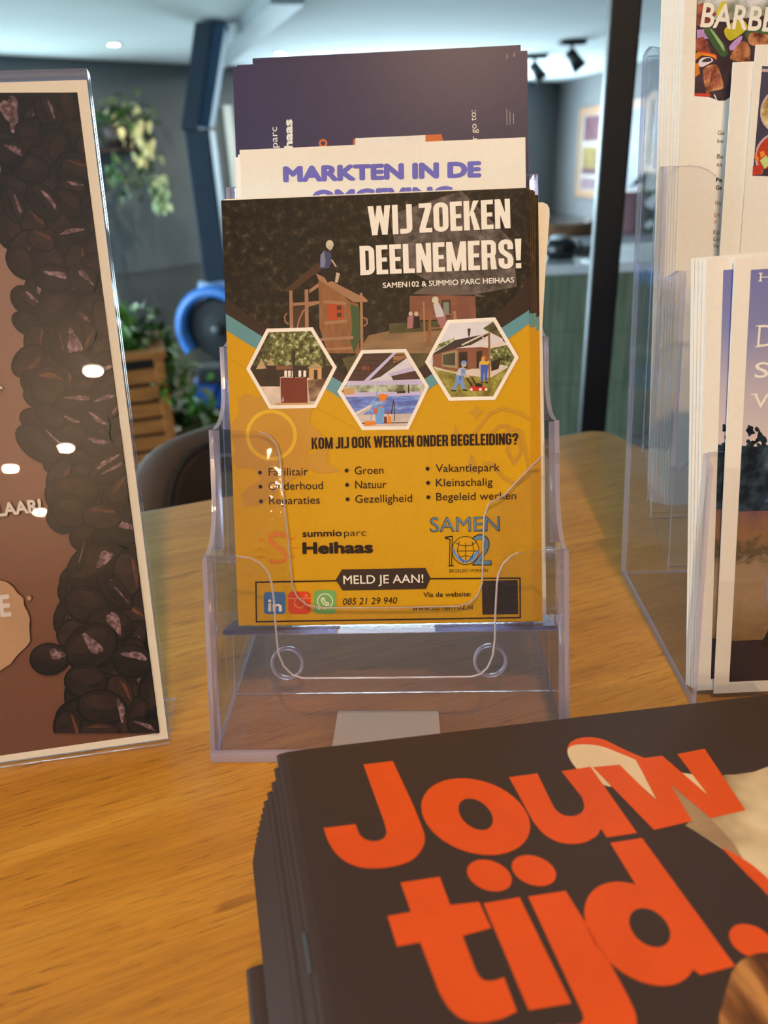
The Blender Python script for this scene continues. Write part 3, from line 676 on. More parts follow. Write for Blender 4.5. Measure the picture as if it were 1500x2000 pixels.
# local axes: x along -dl (so the table lies at x<0), y along -dr... table occupies x in [-TL, 0], y in [-TR, 0]
mb = MB(); rc = .022
out = []
for (qx, qy, a0) in ((-rc, -rc, 0), (-TL+rc, -rc, 90), (-TL+rc, -TR+rc, 180), (-rc, -TR+rc, 270)):
    for k in range(7): a = math.radians(a0+15*k); out.append((qx+rc*math.cos(a), qy+rc*math.sin(a)))
fr = Frame((0, 0, 0), (1, 0, 0), (0, 1, 0)); mb.slab(fr, out, TZ-.04, .04, MOak, MOak); mb.build('tabletop', root, bevel=.0025)
MLeg = mat('table_leg_steel', S(40, 40, 42), .45)
for x in (-TL+.2, -.2):
    mb = MB(); mb.box((x-.04, -TR/2-.04, .02), (x+.04, -TR/2+.04, TZ-.0405), MLeg); mb.build('leg', root, bevel=.003)
    mb = MB(); mb.box((x-.06, -TR+.25, 0), (x+.06, -.25, .0195), MLeg); mb.build('foot', root, bevel=.003)

# ================================================================== bar stool behind the table
MFab = mat('brown_woven_fabric', S(68, 54, 48), .9, (260, .30), bump=(.0006, .6), stretch=(1, 1, 2.2)); MRim = mat('brown_rim_fabric', S(96, 82, 74), .9, (260, .15), bump=(.0004, .5)); MPip = mat('dark_piping', S(46, 40, 38), .8)
sc = np.array([-.045, .93]); rz = math.radians(20)
root = tag(empty('bar_stool', (sc[0], sc[1], 0), rz), 'brown fabric bar stool with a rounded back behind the table', 'stool')
zt_ = TZ+ony(470, 826, 1.03)[2]-TZ; R0 = .25; zb_ = TZ-.26
def back_pt(a, v, r): 
    top = zb_+(zt_-zb_)*v; return (r*math.sin(a), r*math.cos(a)*.72-.02, top)
def topv(a): x = abs(a)/math.radians(82); return 1-.66*max(0, (x-.5)/.5)**2.6
def shell(name, r_in, r_out, m, v0, inset, parent):
    mb = MB(); rows = []; n_ = 34
    for i in range(n_+1):
        a = math.radians(-82+164*i/n_)*(1-inset*.25); t = topv(a)-inset
        rows.append([back_pt(a, v0, r_in), back_pt(a, v0+(t-v0)*.5, r_in), back_pt(a, t-.04, r_in), back_pt(a, t, (r_in*.7+r_out*.3)), back_pt(a, t, (r_in*.3+r_out*.7)), back_pt(a, t-.04, r_out), back_pt(a, v0, r_out)])
    mb.grid(rows, m); mb.face(rows[0], m); mb.face(rows[-1][::-1], m)
    for r1_, r2_ in zip(rows, rows[1:]): mb.face([r1_[0], r1_[-1], r2_[-1], r2_[0]], m)
    return mb.build(name, parent)
bk = shell('backrest', R0, R0+.05, MRim, 0, 0, root)
pn = shell('backrest_panel', R0-.016, R0-.0005, MFab, .02, .075, root)
mb = MB()
pts = [back_pt(math.radians(-82+164*i/40)*(1-.072*.25), topv(math.radians(-82+164*i/40)*(1-.072*.25))-.072, R0-.008) for i in range(41)]
for p, q in zip(pts, pts[1:]): mb.tube(p, q, .0045, .0045, MPip, 6)
mb.build('piping', pn, weld=False)
mb = MB(); mb.lathe([(.001, zb_-.07), (.2, zb_-.07), (.225, zb_-.03), (.215, zb_+.02), (.001, zb_+.03)], MFab, (0, .02, 0), 32); mb.build('seat', root)
for sx_, sy_ in ((-1, -1), (1, -1), (1, 1), (-1, 1)):
    mb = MB(); mb.tube((sx_*.13, sy_*.12+.02, zb_-.0705), (sx_*.21, sy_*.2+.02, 0), .014, .011, MBk, 10); mb.build('leg', root)
mb = MB()
for k in range(24):
    a0, a1 = 2*math.pi*k/24, 2*math.pi*(k+1)/24; mb.tube((.235*math.cos(a0), .02+.235*math.sin(a0), .3), (.235*math.cos(a1), .02+.235*math.sin(a1), .3), .009, .009, MBk, 8)
mb.build('footrest_ring', root, weld=False)
# ================================================================== middle leaflet holder
U_ = ROT@np.array([0.99866914, -0.02237123, -0.04647027]); V_ = ROT@np.array([-0.01972454, -0.99678569, -0.07764815])
O_ = CAM+ROT@np.array([-0.07377325, 0.05766782, 0.38964744])
U_[2] = 0
FM = Frame(O_, U_, V_)           # the plane of the front yellow flyer: u right, v up the lean, n towards the viewer
hb = np.array([FM.P(.076, 0, 0)[0], FM.P(.076, 0, 0)[1], TZ])
def vtab(n, dz=0): return (TZ+dz-FM.O[2]-n*FM.N[2])/FM.V[2]       # v of the table top at offset n
HL, HR = -.0098, .1612; T = .0022
N1, N2, N3, N4, NB = .0255, .0045, -.0235, -.0525, -.066
root = tag(empty('leaflet_holder', tuple(hb)), 'clear four tier leaflet holder in the middle holding the yellow flyers', 'leaflet holder')
def rel(mb, name, parent=None): return mb.build(name, parent or root)
MRimA = mat_acrylic('acrylic_rim', (.88, .84, .86), .12, .42, (.92, .84, .82))
def rim(q, n, parent, r=.00042):
    mb = MB()
    for a, b in zip(q, q[1:]): mb.tube(FM.P(a[0], a[1], n-T/2)-hb, FM.P(b[0], b[1], n-T/2)-hb, r*1.2, r*1.2, MRimA, 8, caps=False)
    return mb.build('lip_rim', parent, weld=False)
q1 = [FM.px(*p, N1) for p in ((1013, 1080), (997, 1088), (983, 1102), (974, 1122), (971, 1142), (968, 1200), (967, 1250), (963, 1282), (953, 1305), (939, 1318), (921, 1323), (760, 1325), (590, 1326), (570, 1319), (553, 1302), (543, 1278), (538, 1230), (534, 1171), (530, 1141), (524, 1119), (509, 1102), (488, 1090), (460, 1087))]
b1_ = vtab(N1, .0005)
mb = MB(); mb.slab(FM, [(HL, b1_), (HR, b1_), (HR, .0395)]+[q for q in q1]+[(HL, .0385)], N1-T, T, CLEAR, EDGE, hb); tier1 = rel(mb, 'front_panel'); rim(q1, N1, tier1)
q2 = [FM.px(*p, N2) for p in ((1058, 892), (1020, 930), (985, 968), (955, 984), (946, 1010), (944, 1080), (942, 1140), (934, 1163), (918, 1178), (895, 1185), (760, 1188), (626, 1188), (599, 1182), (581, 1168), (571, 1149), (569, 1132), (563, 1060), (556, 1000), (550, 930), (546, 890), (538, 866), (524, 850), (506, 843))]
mb = MB(); mb.slab(FM, [(HL, -.004), (HR, -.004), (HR, q2[0][1]+.002)]+q2+[(HL, .099)], N2-T, T, CLEAR, EDGE, hb); tier2 = rel(mb, 'second_tier_panel'); rim(q2, N2, tier2)
mb = MB(); mb.slab(FM, [(HL, .028), (HR, .028), (HR, .143), (.14, .143), (.125, .135), (.115, .11), (.105, .10), (.045, .10), (.035, .11), (.025, .135), (.01, .143), (HL, .143)], N3-T, T, CLEAR, EDGE, hb); rel(mb, 'third_tier_panel')
mb = MB(); mb.slab(FM, [(HL, .085), (HR, .085), (HR, .234), (.15, .234), (.135, .22), (.12, .19), (.03, .19), (.015, .22), (.0, .234), (HL, .234)], N4-T, T, CLEAR, EDGE, hb); rel(mb, 'fourth_tier_panel')
mb = MB(); mb.slab(FM, [(HL, vtab(NB, .04)), (HR, vtab(NB, .04)), (HR, .236), (HL, .236)], NB-T, T, CLEAR, EDGE, hb); rel(mb, 'back_panel')
# stepped side panels, drawn in (n, v)
def cur(p, q, k=6):   # concave quarter curve from p to q
    return [(q[0]+(p[0]-q[0])*(1-math.sin(math.pi/2*i/k)), p[1]+(q[1]-p[1])*(1-math.cos(math.pi/2*i/k))) for i in range(1, k)]
prof = [(N1, b1_), (N1, .0385)]+cur((N1, .0385), (N2, .066))+[(N2, .066), (N2, .099)]+cur((N2, .099), (N3, .121))+[(N3, .121), (N3, .143)]+cur((N3, .143), (N4, .175))+[(N4, .175), (N4, .234), (NB-T, .236), (NB-T, vtab(NB, .045))]
bp0 = FM.P(0, 0, 0); yb = .128      # foot reaching back on the table
def nv(depth, z):                  # (n, v) of a place 'depth' behind the front bottom edge at height z above the table
    f0 = FM.P(0, b1_, N1); hN = np.array([FM.N[0], FM.N[1]]); hN /= np.linalg.norm(hN)
    p = np.array([f0[0]-hN[0]*depth, f0[1]-hN[1]*depth, TZ+z])-FM.O; return (p@FM.N, p@FM.V)
prof += [nv(yb, .012), nv(yb, .0005)]
for u0, nm in ((HL, 'side_panel'), (HR-T, 'side_panel')):
    mb = MB(); a = [FM.P(u0, v, n)-hb for n, v in prof]; b = [FM.P(u0+T, v, n)-hb for n, v in prof]
    mb.face(a, CLEAR); mb.face(b[::-1], CLEAR)
    for i in range(len(a)): j = (i+1) % len(a); mb.face([a[i], a[j], b[j], b[i]], EDGE)
    rel(mb, nm)
# thick rounded corners where the fronts meet the sides, tier by tier
MCorn = mat_acrylic('acrylic_corner', (.84, .81, .90), .08, .2, (.80, .76, .86))
for u0 in (HL, HR):
    sg = 1 if u0 == HL else -1
    for n_, va, vb_ in ((N1, b1_+.004, .0385), (N2, .040, .0985), (N3, .100, .1425), (N4, .145, .2335)):
        mb = MB(); cp = [(0, .0), (0, -.0045), (.0024, -.0045), (.0030, -.0030), (.0045, -.0024), (.0045, 0), (.0012, -.0001)]
        lo = [FM.P(u0+sg*(a+.0002), va, n_+b-.0002)-hb for a, b in cp]; hi = [FM.P(u0+sg*(a+.0002), vb_, n_+b-.0002)-hb for a, b in cp]
        mb.grid([lo, hi], MCorn, True, True); mb.face(lo, MCorn); mb.face(hi[::-1], MCorn); rel(mb, 'corner_rib')
def shelf(name, u0, u1, n0, n1, v, m, me, t=.002, tilt=0):
    mb = MB(); lo = [FM.P(u, v, n)-hb for u, n in ((u0, n0), (u1, n0), (u1, n1), (u0, n1))]; hi = [FM.P(u, v+t, n)-hb for u, n in ((u0, n0), (u1, n0), (u1, n1), (u0, n1))]
    mb.face(lo, m); mb.face(hi[::-1], m)
    for i in range(4): j = (i+1) % 4; mb.face([lo[i], lo[j], hi[j], hi[i]], me)
    return rel(mb, name)
us = [FM.px(p, 1230, N2)[0] for p in (655, 850)]
MTint = mat_acrylic('tinted_acrylic_shelf', (.52, .50, .66), .08, .25, (.34, .32, .46)); MLil = mat_acrylic('lilac_acrylic_shelf', (.80, .78, .90), .06, .35, (.70, .66, .84))
shelf('tier_floor', HL+T, us[0], N3, N2-T-.0002, -.0045, MTint, MTint, .0025); shelf('tier_floor', us[0], us[1], N3, N2-T-.0002, -.0045, CLEAR, EDGE, .0025); shelf('tier_floor', us[1], HR-T, N3, N2-T-.0002, -.0045, MTint, MTint, .0025)
shelf('tier_floor', HL+T, HR-T, N4, N3-T-.0002, .0285, CLEAR, EDGE); shelf('tier_floor', HL+T, HR-T, NB, N4-T-.0002, .0855, CLEAR, EDGE)
MVeil = mat_acrylic('veiled_acrylic_base', (.93, .91, .94), .05, .08, (.86, .80, .84))
# base plate on the table, riser, clear bosses and a blank translucent label
fb = FM.P(0, b1_, N1); hN = np.array([FM.N[0], FM.N[1], 0]); hN /= np.linalg.norm(hN); FB = Frame((fb[0], fb[1], TZ), U_, -hN)
mb = MB(); mb.slab(FB, [(HL+T, .0028), (HR-T, .0028), (HR-T, yb), (HL+T, yb)], .0004, .0022, MVeil, EDGE, hb); rel(mb, 'base_plate')
mb = MB(); mb.slab(FB, [(HL+.0005, -.0016), (HR-.0005, -.0016), (HR-.0005, .0002), (HL+.0005, .0002)], .0004, .006, MLil, EDGE, hb); rel(mb, 'front_rim')
nR = -.0165
mb = MB(); mb.slab(FM, [(HL+T, vtab(nR, .003)), (HR-T, vtab(nR, .003)), (HR-T, -.005), (HL+T, -.005)], nR-.002, .002, CLEAR, EDGE, hb); riser = rel(mb, 'riser')
for p in ((562, 1295), (957, 1290)):
    cu, cv = FM.px(*p, nR+.001); mb = MB(); n_ = 40
    rows = [[FM.P(cu+r*math.cos(2*math.pi*k/n_), cv+r*math.sin(2*math.pi*k/n_), nR+h)-hb for k in range(n_)] for r, h in ((.0089, .0), (.0089, .003), (.0080, .0042), (.0072, .003), (.0072, .0))]
    mb.grid(rows, MLil, True); mb.build('round_boss', riser)
MFrost = mat_acrylic('blank_label_film', (.80, .78, .77), .4, .6, (.98, .88, .80))
lb_ = [(onz(*p, TZ+.003)-FB.O) for p in ((660, 1388), (856, 1388), (864, 1475), (646, 1475))]
mb = MB(); mb.slab(FB, [(p@FB.U, p@FB.V) for p in lb_][::-1], .0027, .0002, MFrost, MFrost, hb); rel(mb, 'blank_label')

# ================================================================== sheets in the middle holder
MPaper = mat('white_paper', A(233, 203, 178), .55, (300, .015)); MYel = mat('yellow_print', A(203, 134, 2), .45, (300, .02)); MYelD = mat('yellow_print_dark', A(184, 116, 2), .45); MYelL = mat('yellow_print_light', A(214, 148, 4), .45)
MTeal = mat('teal_print', A(92, 128, 122), .4); MDk = mat('dark_brown_print', A(50, 30, 22), .4); MInk = mat('ink_brown_print', A(34, 16, 11), .5); MNv = mat('navy_print', A(62, 50, 66), .36, (200, .03)); MInd = mat('indigo_print', A(106, 92, 152), .45)
MForest = mat('forest_print', S(60, 50, 36), .4, (230, .6), detail=10, ramp=[(.34, A(12, 8, 6)), (.50, A(26, 19, 12)), (.60, A(46, 35, 22)), (.70, A(88, 68, 43)), (.78, A(124, 96, 68))])
MForest2 = mat('forest_glow_print', S(80, 60, 36), .4, (70, .6), detail=9, ramp=[(.34, A(48, 36, 20)), (.52, A(84, 66, 36)), (.7, A(128, 98, 50))])

MPathA = mat('sand_print', A(134, 92, 58), .4, (50, .18), stretch=(1, 4, 1)); MGrassD = mat('dark_grass_print', A(78, 64, 34), .4, (80, .3))
MTw = mat('timber_print', A(136, 80, 44), .4, (60, .18), stretch=(6, 1, 1)); MTw2 = mat('timber_light_print', A(158, 102, 68), .4, (60, .1)); MTwD = mat('timber_dark_print', A(70, 42, 26), .4); MRedW = mat('red_window_print', A(170, 60, 28), .4); MBrick = mat('brick_print', A(128, 70, 48), .4, (90, .15)); MRoofP = mat('roof_print', A(96, 74, 60), .4)
MSkin = mat('skin_print', A(190, 150, 118), .4); MBlond = mat('blond_print', A(196, 168, 132), .4); MBlueT = mat('denim_print', A(62, 60, 84), .4); MBlk = mat('black_print', A(26, 18, 16), .4); MPink = mat('rose_print', A(160, 92, 84), .4); MWhT = mat('shirt_print', A(190, 164, 150), .4); MGreenP = mat('green_print', A(56, 72, 38), .4)

P = Print(FM, 0.0)
P.sheet(0, .1480, 0, .2098, .00022, MYel); P.lim = (.00001, .14799, .00001, .20979)
P.px([(425, 380), (1050, 350), (1052, 606), (982, 640), (828, 742), (735, 792), (668, 748), (510, 657), (430, 614)], MForest, 1)
P.px([(760, 420), (900, 372), (1000, 470), (1010, 560), (900, 580), (780, 520)], mat('forest_plum_print', S(70, 60, 60), .4, (190, .5), detail=9, ramp=[(.36, A(58, 44, 36)), (.52, A(92, 72, 60)), (.68, A(122, 98, 84))]), 1.3)
P.px([(690, 700), (720, 655), (790, 640), (880, 636), (905, 690), (835, 738), (760, 775)], MPathA, 1.5)
P.px([(668, 700), (705, 692), (760, 690), (835, 690), (890, 700), (828, 742), (735, 792), (690, 750)], MGrassD, 1.6)
P.px([(760, 632), (940, 622), (930, 640), (760, 652)], MGrassD, 1.7)
# house beyond
P.px([(806, 574), (832, 558), (868, 556), (925, 572), (950, 580)], MRoofP, 2); P.px([(800, 578), (928, 575), (930, 622), (800, 626)], MBrick, 2)
P.px([(862, 586), (880, 585), (880, 620), (862, 620)], MTwD, 2.3); P.px([(866, 590), (877, 590), (877, 616), (866, 616)], mat('pane_print', A(120, 112, 92), .4), 2.5)
P.px([(826, 590), (829, 590), (831, 668), (828, 668)], MTw2, 2.6); P.px([(838, 612), (842, 611), (842, 672), (834, 672)], MTw, 2.7); P.px([(884, 608), (890, 607), (892, 624), (886, 624)], MTw2, 2.7); P.px([(838, 617), (886, 612), (886, 615), (838, 620)], MTw, 2.8); P.px([(838, 640), (870, 637), (870, 641), (838, 644)], MTw, 2.8)
# child on the climbing frame
P.px([(846, 594), (856, 590), (864, 604), (868, 618), (852, 620)], MWhT, 3.2); P.pxell((850, 586), 6.5, 7, MBlond, 3.3); P.px([(853, 618), (870, 614), (872, 630), (868, 650), (862, 640), (856, 632)], MPink, 3.1)
for cx_, m_ in ((802, MPink), (813, MBlk)): P.pxell((cx_, 613), 4, 4.5, MSkin, 3); P.px([(cx_-6, 618), (cx_+6, 618), (cx_+8, 640), (cx_-7, 642)], m_, 2.9)
# timber play house
P.px([(554, 568), (622, 512), (628, 526), (566, 572)], MTwD, 2.2)
P.px([(565, 568), (571, 567), (573, 642), (566, 642)], MTw2, 2.4); P.px([(595, 566), (602, 565), (603, 640), (596, 640)], MTw2, 2.4); P.px([(566, 592), (624, 588), (624, 594), (566, 598)], MTw2, 2.5); P.px([(604, 566), (622, 553), (622, 561), (604, 573)], MTw2, 2.5)
P.px([(572, 600), (596, 598), (597, 641), (573, 641)], MTwD, 2.3)
P.px([(622, 548), (632, 541), (682, 588), (700, 594), (702, 690), (640, 690), (624, 640)], MTw, 2.6)
P.px([(617, 534), (626, 538), (716, 584), (718, 590), (690, 590), (622, 546)], MTw2, 2.9); P.px([(690, 579), (708, 577), (718, 587), (696, 591)], MTw2, 3)
P.px([(639, 594), (672, 592), (672, 623), (640, 625)], MRedW, 3)
for q in ((658, 597), (658, 611)): P.px([(q[0], q[1]), (q[0]+9, q[1]-.5), (q[0]+9, q[1]+8), (q[0], q[1]+8.5)], MTwD, 3.2)
P.px([(632, 586), (676, 590), (676, 596), (632, 592)], MTw2, 3.1); P.px([(634, 628), (678, 624), (678, 630), (634, 634)], MTw2, 3.1); P.px([(626, 660), (690, 656), (690, 662), (626, 666)], MTw2, 3.1); P.px([(636, 680), (688, 677), (688, 682), (640, 684)], MTw2, 3.1)
P.px([(684, 594), (702, 600), (704, 660), (692, 690), (684, 668), (688, 640)], MGreenP, 3); P.px([(703, 572), (708, 572), (710, 684), (704, 684)], MTw2, 3.2)
P.line([(581, 640), (584, 625), (592, 608), (602, 598), (616, 594)], .0007, MTw2, 3.2); P.line([(560, 612), (556, 618), (557, 628), (563, 633)], .0006, MTw2, 3.2); P.line([(710, 620), (717, 624), (717, 632), (711, 637)], .0006, MTw2, 3.2)
# child sitting on its roof
P.px([(624, 525), (626, 498), (634, 488), (646, 494), (648, 512), (642, 524)], MBlueT, 3.3); P.px([(626, 498), (633, 490), (636, 510), (634, 522), (626, 522)], mat('sleeve_print', A(120, 108, 118), .4), 3.4); P.pxell((644, 478), 7.5, 9, MBlond, 3.5); P.px([(641, 480), (650, 478), (649, 487), (643, 490)], MSkin, 3.6)
P.px([(626, 523), (650, 524), (662, 530), (656, 546), (640, 552), (630, 536)], MBlk, 3.3); P.px([(657, 532), (664, 534), (660, 552), (654, 552)], MSkin, 3.4); P.line([(648, 508), (656, 520)], .0007, MSkin, 3.5)
# dark and teal chevrons
P.px([(428, 582), (430, 614), (510, 657), (668, 748), (735, 792), (735, 770), (620, 700), (505, 630)], MDk, 4); P.px([(1052, 547), (1052, 606), (982, 640), (828, 742), (735, 792), (735, 770), (850, 700), (985, 600)], MDk, 4)
P.px([(430, 613), (510, 656), (668, 747), (735, 791), (735, 830), (650, 769), (499, 682), (430, 647)], MTeal, 5); P.px([(1052, 605), (982, 639), (828, 741), (735, 791), (735, 830), (844, 756), (998, 658), (1052, 631)], MTeal, 5)
P.px([(430, 646), (499, 681), (650, 768), (735, 829), (735, 860), (430, 700)], MYel, 5.5)
# ghost tools
def ring(c, r, w, m, ly): P.pxell(c, r, r, m, ly, hole=1-w/r, seg=40)
gp = []
for k in range(32):
    a = 2*math.pi*k/32; r = 96 if (k//2) % 2 == 0 else 78; gp.append((532+r*math.cos(a), 848+r*math.sin(a)))
gp = [(max(443+(y-655)*.036+1, x), y) for x, y in gp]
P.px(gp, MYelD, 5.8); ring((530, 850), 50, 7, MYelL, 6); P.px([(478, 990), (470, 965), (482, 955), (560, 905), (640, 872), (668, 860), (640, 880), (640, 905), (665, 920), (630, 925), (600, 915), (510, 985)], MYelD, 6); ring((490, 972), 14, 6, MYelD, 6.1)
P.px([(930, 787), (934, 800), (946, 805), (934, 810), (930, 823), (926, 810), (914, 805), (926, 800)], MYelD, 6); P.px([(889, 825), (895, 850), (900, 860), (878, 860), (884, 850)], MYelD, 6)
P.line([(916, 860), (935, 835), (955, 808), (980, 798), (1010, 805), (1039, 818)], .0016, MYelD, 6); P.line([(955, 850), (975, 832), (992, 832), (996, 850), (990, 880), (1004, 905), (1018, 880), (1010, 850)], .0016, MYelD, 6); P.line([(980, 850), (1000, 838), (1016, 842), (1030, 900), (1034, 930), (1010, 945), (985, 935), (960, 905), (945, 905)], .0016, MYelD, 6); P.px([(914, 905), (920, 885), (935, 920), (918, 925)], MYelD, 6)

# hexagon photographs
hexs = [[(521, 642), (611, 639.5), (658, 717.5), (617, 797), (526, 798.5), (481, 720.5)], [(705.6, 684), (793, 681.5), (838, 755), (798, 839), (707, 840), (659, 765)], [(874, 625), (967, 620), (1013, 698), (967, 781), (877, 783), (830, 707)]]
def inset(h, f): c = (sum(p[0] for p in h)/6, sum(p[1] for p in h)/6); return [(c[0]+(p[0]-c[0])*f, c[1]+(p[1]-c[1])*f) for p in h]
def clip(poly, hx):
    """Sutherland-Hodgman in photo positions"""
    out = poly; cx_ = sum(p[0] for p in hx)/6; cy2 = sum(p[1] for p in hx)/6
    for i in range(6):
        a, b = hx[i], hx[(i+1) % 6]; s_ = (b[0]-a[0])*(cy2-a[1])-(b[1]-a[1])*(cx_-a[0]); f_ = lambda p: ((b[0]-a[0])*(p[1]-a[1])-(b[1]-a[1])*(p[0]-a[0]))*(1 if s_ > 0 else -1)
        o = []
        for k in range(len(out)):
            p, q = out[k], out[(k+1) % len(out)]; fp, fq = f_(p), f_(q)
            if fp >= 0: o.append(p)
            if fp*fq < 0: t = fp/(fp-fq); o.append((p[0]+(q[0]-p[0])*t, p[1]+(q[1]-p[1])*t))
        out = o
        if len(out) < 3: return []
    return out
MBord = mat('hexagon_border_print', A(236, 204, 176), .4)
hin = [inset(h, .91) for h in hexs]
for h in hexs: P.px(h, MBord, 7)
def hx(i, z, m, ly, sc=4.1667, ox=480, oy=630):
    pts = clip([(ox+x/sc, oy+y/sc) for x, y in z], hin[i])
    if pts: P.px(pts, m, 8+ly)
MLeaves = mat('sunlit_leaves_print', S(120, 120, 60), .4, (420, .6), detail=8, ramp=[(.36, A(44, 36, 20)), (.48, A(92, 82, 36)), (.56, A(134, 122, 62)), (.66, A(206, 186, 150)), (.78, A(226, 200, 176))])
MLeavesD = mat('shaded_leaves_print', S(70, 70, 40), .4, (380, .6), detail=8, ramp=[(.38, A(36, 28, 16)), (.52, A(78, 66, 32)), (.66, A(112, 100, 52))])
MSand = mat('pale_sand_print', A(206, 166, 138), .4, (120, .15)); MSandD = mat('sand_shadow_print', S(120, 90, 60), .4, (110, .4), detail=7, ramp=[(.4, A(88, 56, 36)), (.56, A(150, 104, 68)), (.66, A(190, 142, 106))]); MDkB = mat('dark_timber_print', A(48, 32, 22), .4, (80, .3)); MThatch = mat('thatch_print', A(176, 132, 88), .4, (90, .15)); MBoard = mat('red_brown_board_print', A(112, 36, 22), .4); MOrg = mat('orange_print', A(222, 112, 26), .4); MBarTan = mat('tan_print', A(196, 132, 76), .4)
h0 = [(170, 45), (545, 40), (740, 365), (570, 695), (195, 700), (5, 375)]
hx(0, h0, MLeaves, 0); hx(0, [(0, 60), (180, 40), (220, 180), (160, 300), (60, 380), (0, 380)], MLeavesD, .3); hx(0, [(540, 60), (760, 60), (760, 420), (640, 400), (600, 200)], MLeavesD, .3)
hx(0, [(0, 350), (740, 350), (740, 470), (0, 480)], MDkB, .5); hx(0, [(250, 355), (390, 350), (390, 380), (250, 385)], MBrick, .8)
for x in (315, 345, 375, 430, 470): hx(0, [(x, 392), (x+22, 391), (x+22, 440), (x, 442)], MBord, .9)
hx(0, [(100, 480), (300, 440), (700, 460), (640, 700), (150, 700)], MSand, .7); hx(0, [(505, 470), (720, 440), (640, 640), (520, 640)], MSandD, .9); hx(0, [(60, 420), (280, 440), (280, 520), (110, 520)], MDkB, .9)
hx(0, [(375, 240), (405, 240), (400, 460), (385, 460)], MDkB, 1); hx(0, [(625, 260), (650, 260), (660, 460), (635, 460)], MDkB, 1)
hx(0, [(175, 350), (205, 285), (235, 350)], MThatch, 1.1); hx(0, [(85, 380), (130, 290), (170, 375)], MThatch, 1.0); hx(0, [(500, 372), (570, 322), (630, 365)], MThatch, 1.2); hx(0, [(515, 372), (618, 368), (618, 460), (515, 465)], MBarTan, 1.1); hx(0, [(555, 385), (585, 385), (585, 460), (555, 462)], MDkB, 1.3)
hx(0, [(283, 450), (500, 450), (505, 660), (288, 665)], MBoard, 1.5); hx(0, [(245, 655), (518, 652), (518, 672), (248, 682)], MBarTan, 1.6); hx(0, [(288, 650), (305, 598), (313, 640)], mat('lilac_print', A(170, 130, 140), .4), 1.7)
MCeilP = mat('dark_ceiling_print', A(70, 40, 34), .4, (60, .2), stretch=(2, 8, 1)); MLav = mat('lavender_print', A(190, 160, 178), .4); MPool = mat('pool_water_print', S(60, 90, 140), .35, (120, .4), detail=5, ramp=[(.36, A(66, 72, 124)), (.52, A(92, 108, 164)), (.66, A(150, 158, 196))], stretch=(1, 3, 1)); MPale2 = mat('pale_wall_print', A(206, 180, 168), .4, (70, .08)); MTer = mat('terrace_print', A(196, 160, 140), .4, (90, .15), stretch=(1, 5, 1)); MBkt = mat('bucket_blue_print', A(104, 140, 184), .4); MGl = mat('garden_window_print', S(150, 150, 100), .4, (150, .5), ramp=[(.4, A(92, 84, 50)), (.6, A(190, 176, 140))])
h1_ = [(920, 230), (1300, 220), (1485, 540), (1310, 865), (945, 875), (750, 565)]
hx(1, h1_, MPale2, 0); hx(1, [(820, 475), (960, 240), (1290, 230), (1310, 290), (1100, 440), (1000, 475)], MCeilP, .4); hx(1, [(1200, 240), (1290, 232), (1310, 285), (1200, 330)], mat('timber_glow_print', A(150, 92, 54), .4), .5)
for k in range(5): hx(1, [(930-k*24, 262+k*42), (1290-k*60, 262+k*42), (1290-k*60, 270+k*42), (926-k*24, 270+k*42)], MDkB, .55)
hx(1, [(960, 475), (1205, 240), (1235, 240), (1000, 475)], MLav, .7); hx(1, [(1180, 430), (1420, 380), (1440, 460), (1200, 470)], MCeilP, .5); hx(1, [(1160, 415), (1400, 350), (1410, 385), (1170, 440)], MLav, .8)
hx(1, [(760, 505), (1460, 495), (1470, 560), (760, 570)], MGl, .6); hx(1, [(780, 478), (1440, 468), (1450, 505), (780, 512)], MLav, .7); hx(1, [(800, 535), (885, 535), (885, 585), (800, 588)], MBarTan, .9); hx(1, [(1230, 560), (1300, 555), (1300, 575), (1230, 578)], MDkB, .9); hx(1, [(1320, 505), (1330, 505), (1332, 575), (1318, 575)], MDkB, .9)
hx(1, [(760, 570), (1480, 560), (1480, 600), (780, 610)], MLav, .8); hx(1, [(780, 608), (1480, 590), (1400, 750), (900, 760)], MPool, .9); hx(1, [(880, 740), (1020, 670), (1030, 690), (900, 790)], MTer, 1.1); hx(1, [(890, 738), (1020, 668), (1022, 676), (895, 748)], MBord, 1.2)
hx(1, [(880, 750), (1400, 740), (1330, 880), (930, 880)], MTer, 1); hx(1, [(920, 818), (1330, 810), (1330, 818), (925, 826)], MDkB, 1.2)
hx(1, [(1072, 530), (1080, 530), (1020, 800), (1012, 800)], MBkt, 1.4); hx(1, [(965, 805), (1050, 800), (1058, 835), (970, 842)], MOrg, 1.5)
hx(1, [(1050, 690), (1130, 690), (1118, 825), (1060, 825)], MBkt, 1.5); hx(1, [(1070, 590), (1110, 580), (1160, 590), (1130, 640), (1095, 640)], MOrg, 1.6); hx(1, [(1108, 640), (1116, 640), (1114, 700), (1106, 700)], MBkt, 1.6); hx(1, [(1042, 705), (1075, 695), (1072, 745), (1050, 745)], mat('red_orange_print', A(206, 76, 40), .4), 1.7); hx(1, [(1092, 680), (1112, 680), (1112, 696), (1092, 696)], MOrg, 1.7); hx(1, [(1158, 760), (1180, 760), (1182, 828), (1158, 828)], MOrg, 1.7); hx(1, [(1145, 720), (1170, 725), (1158, 760)], MRedW, 1.7); hx(1, [(1125, 765), (1148, 765), (1150, 822), (1125, 822)], MBoard, 1.6)
hx(1, [(1180, 740), (1200, 630), (1206, 630), (1190, 745)], MDkB, 1.6); hx(1, [(1204, 640), (1211, 640), (1214, 800), (1207, 800)], MDkB, 1.6)
for (x, y) in ((950, 370), (970, 365), (992, 370)): hx(1, [(x, y-15), (x+9, y-15), (x+9, y+20), (x, y+20)], MRedW, 1.5)
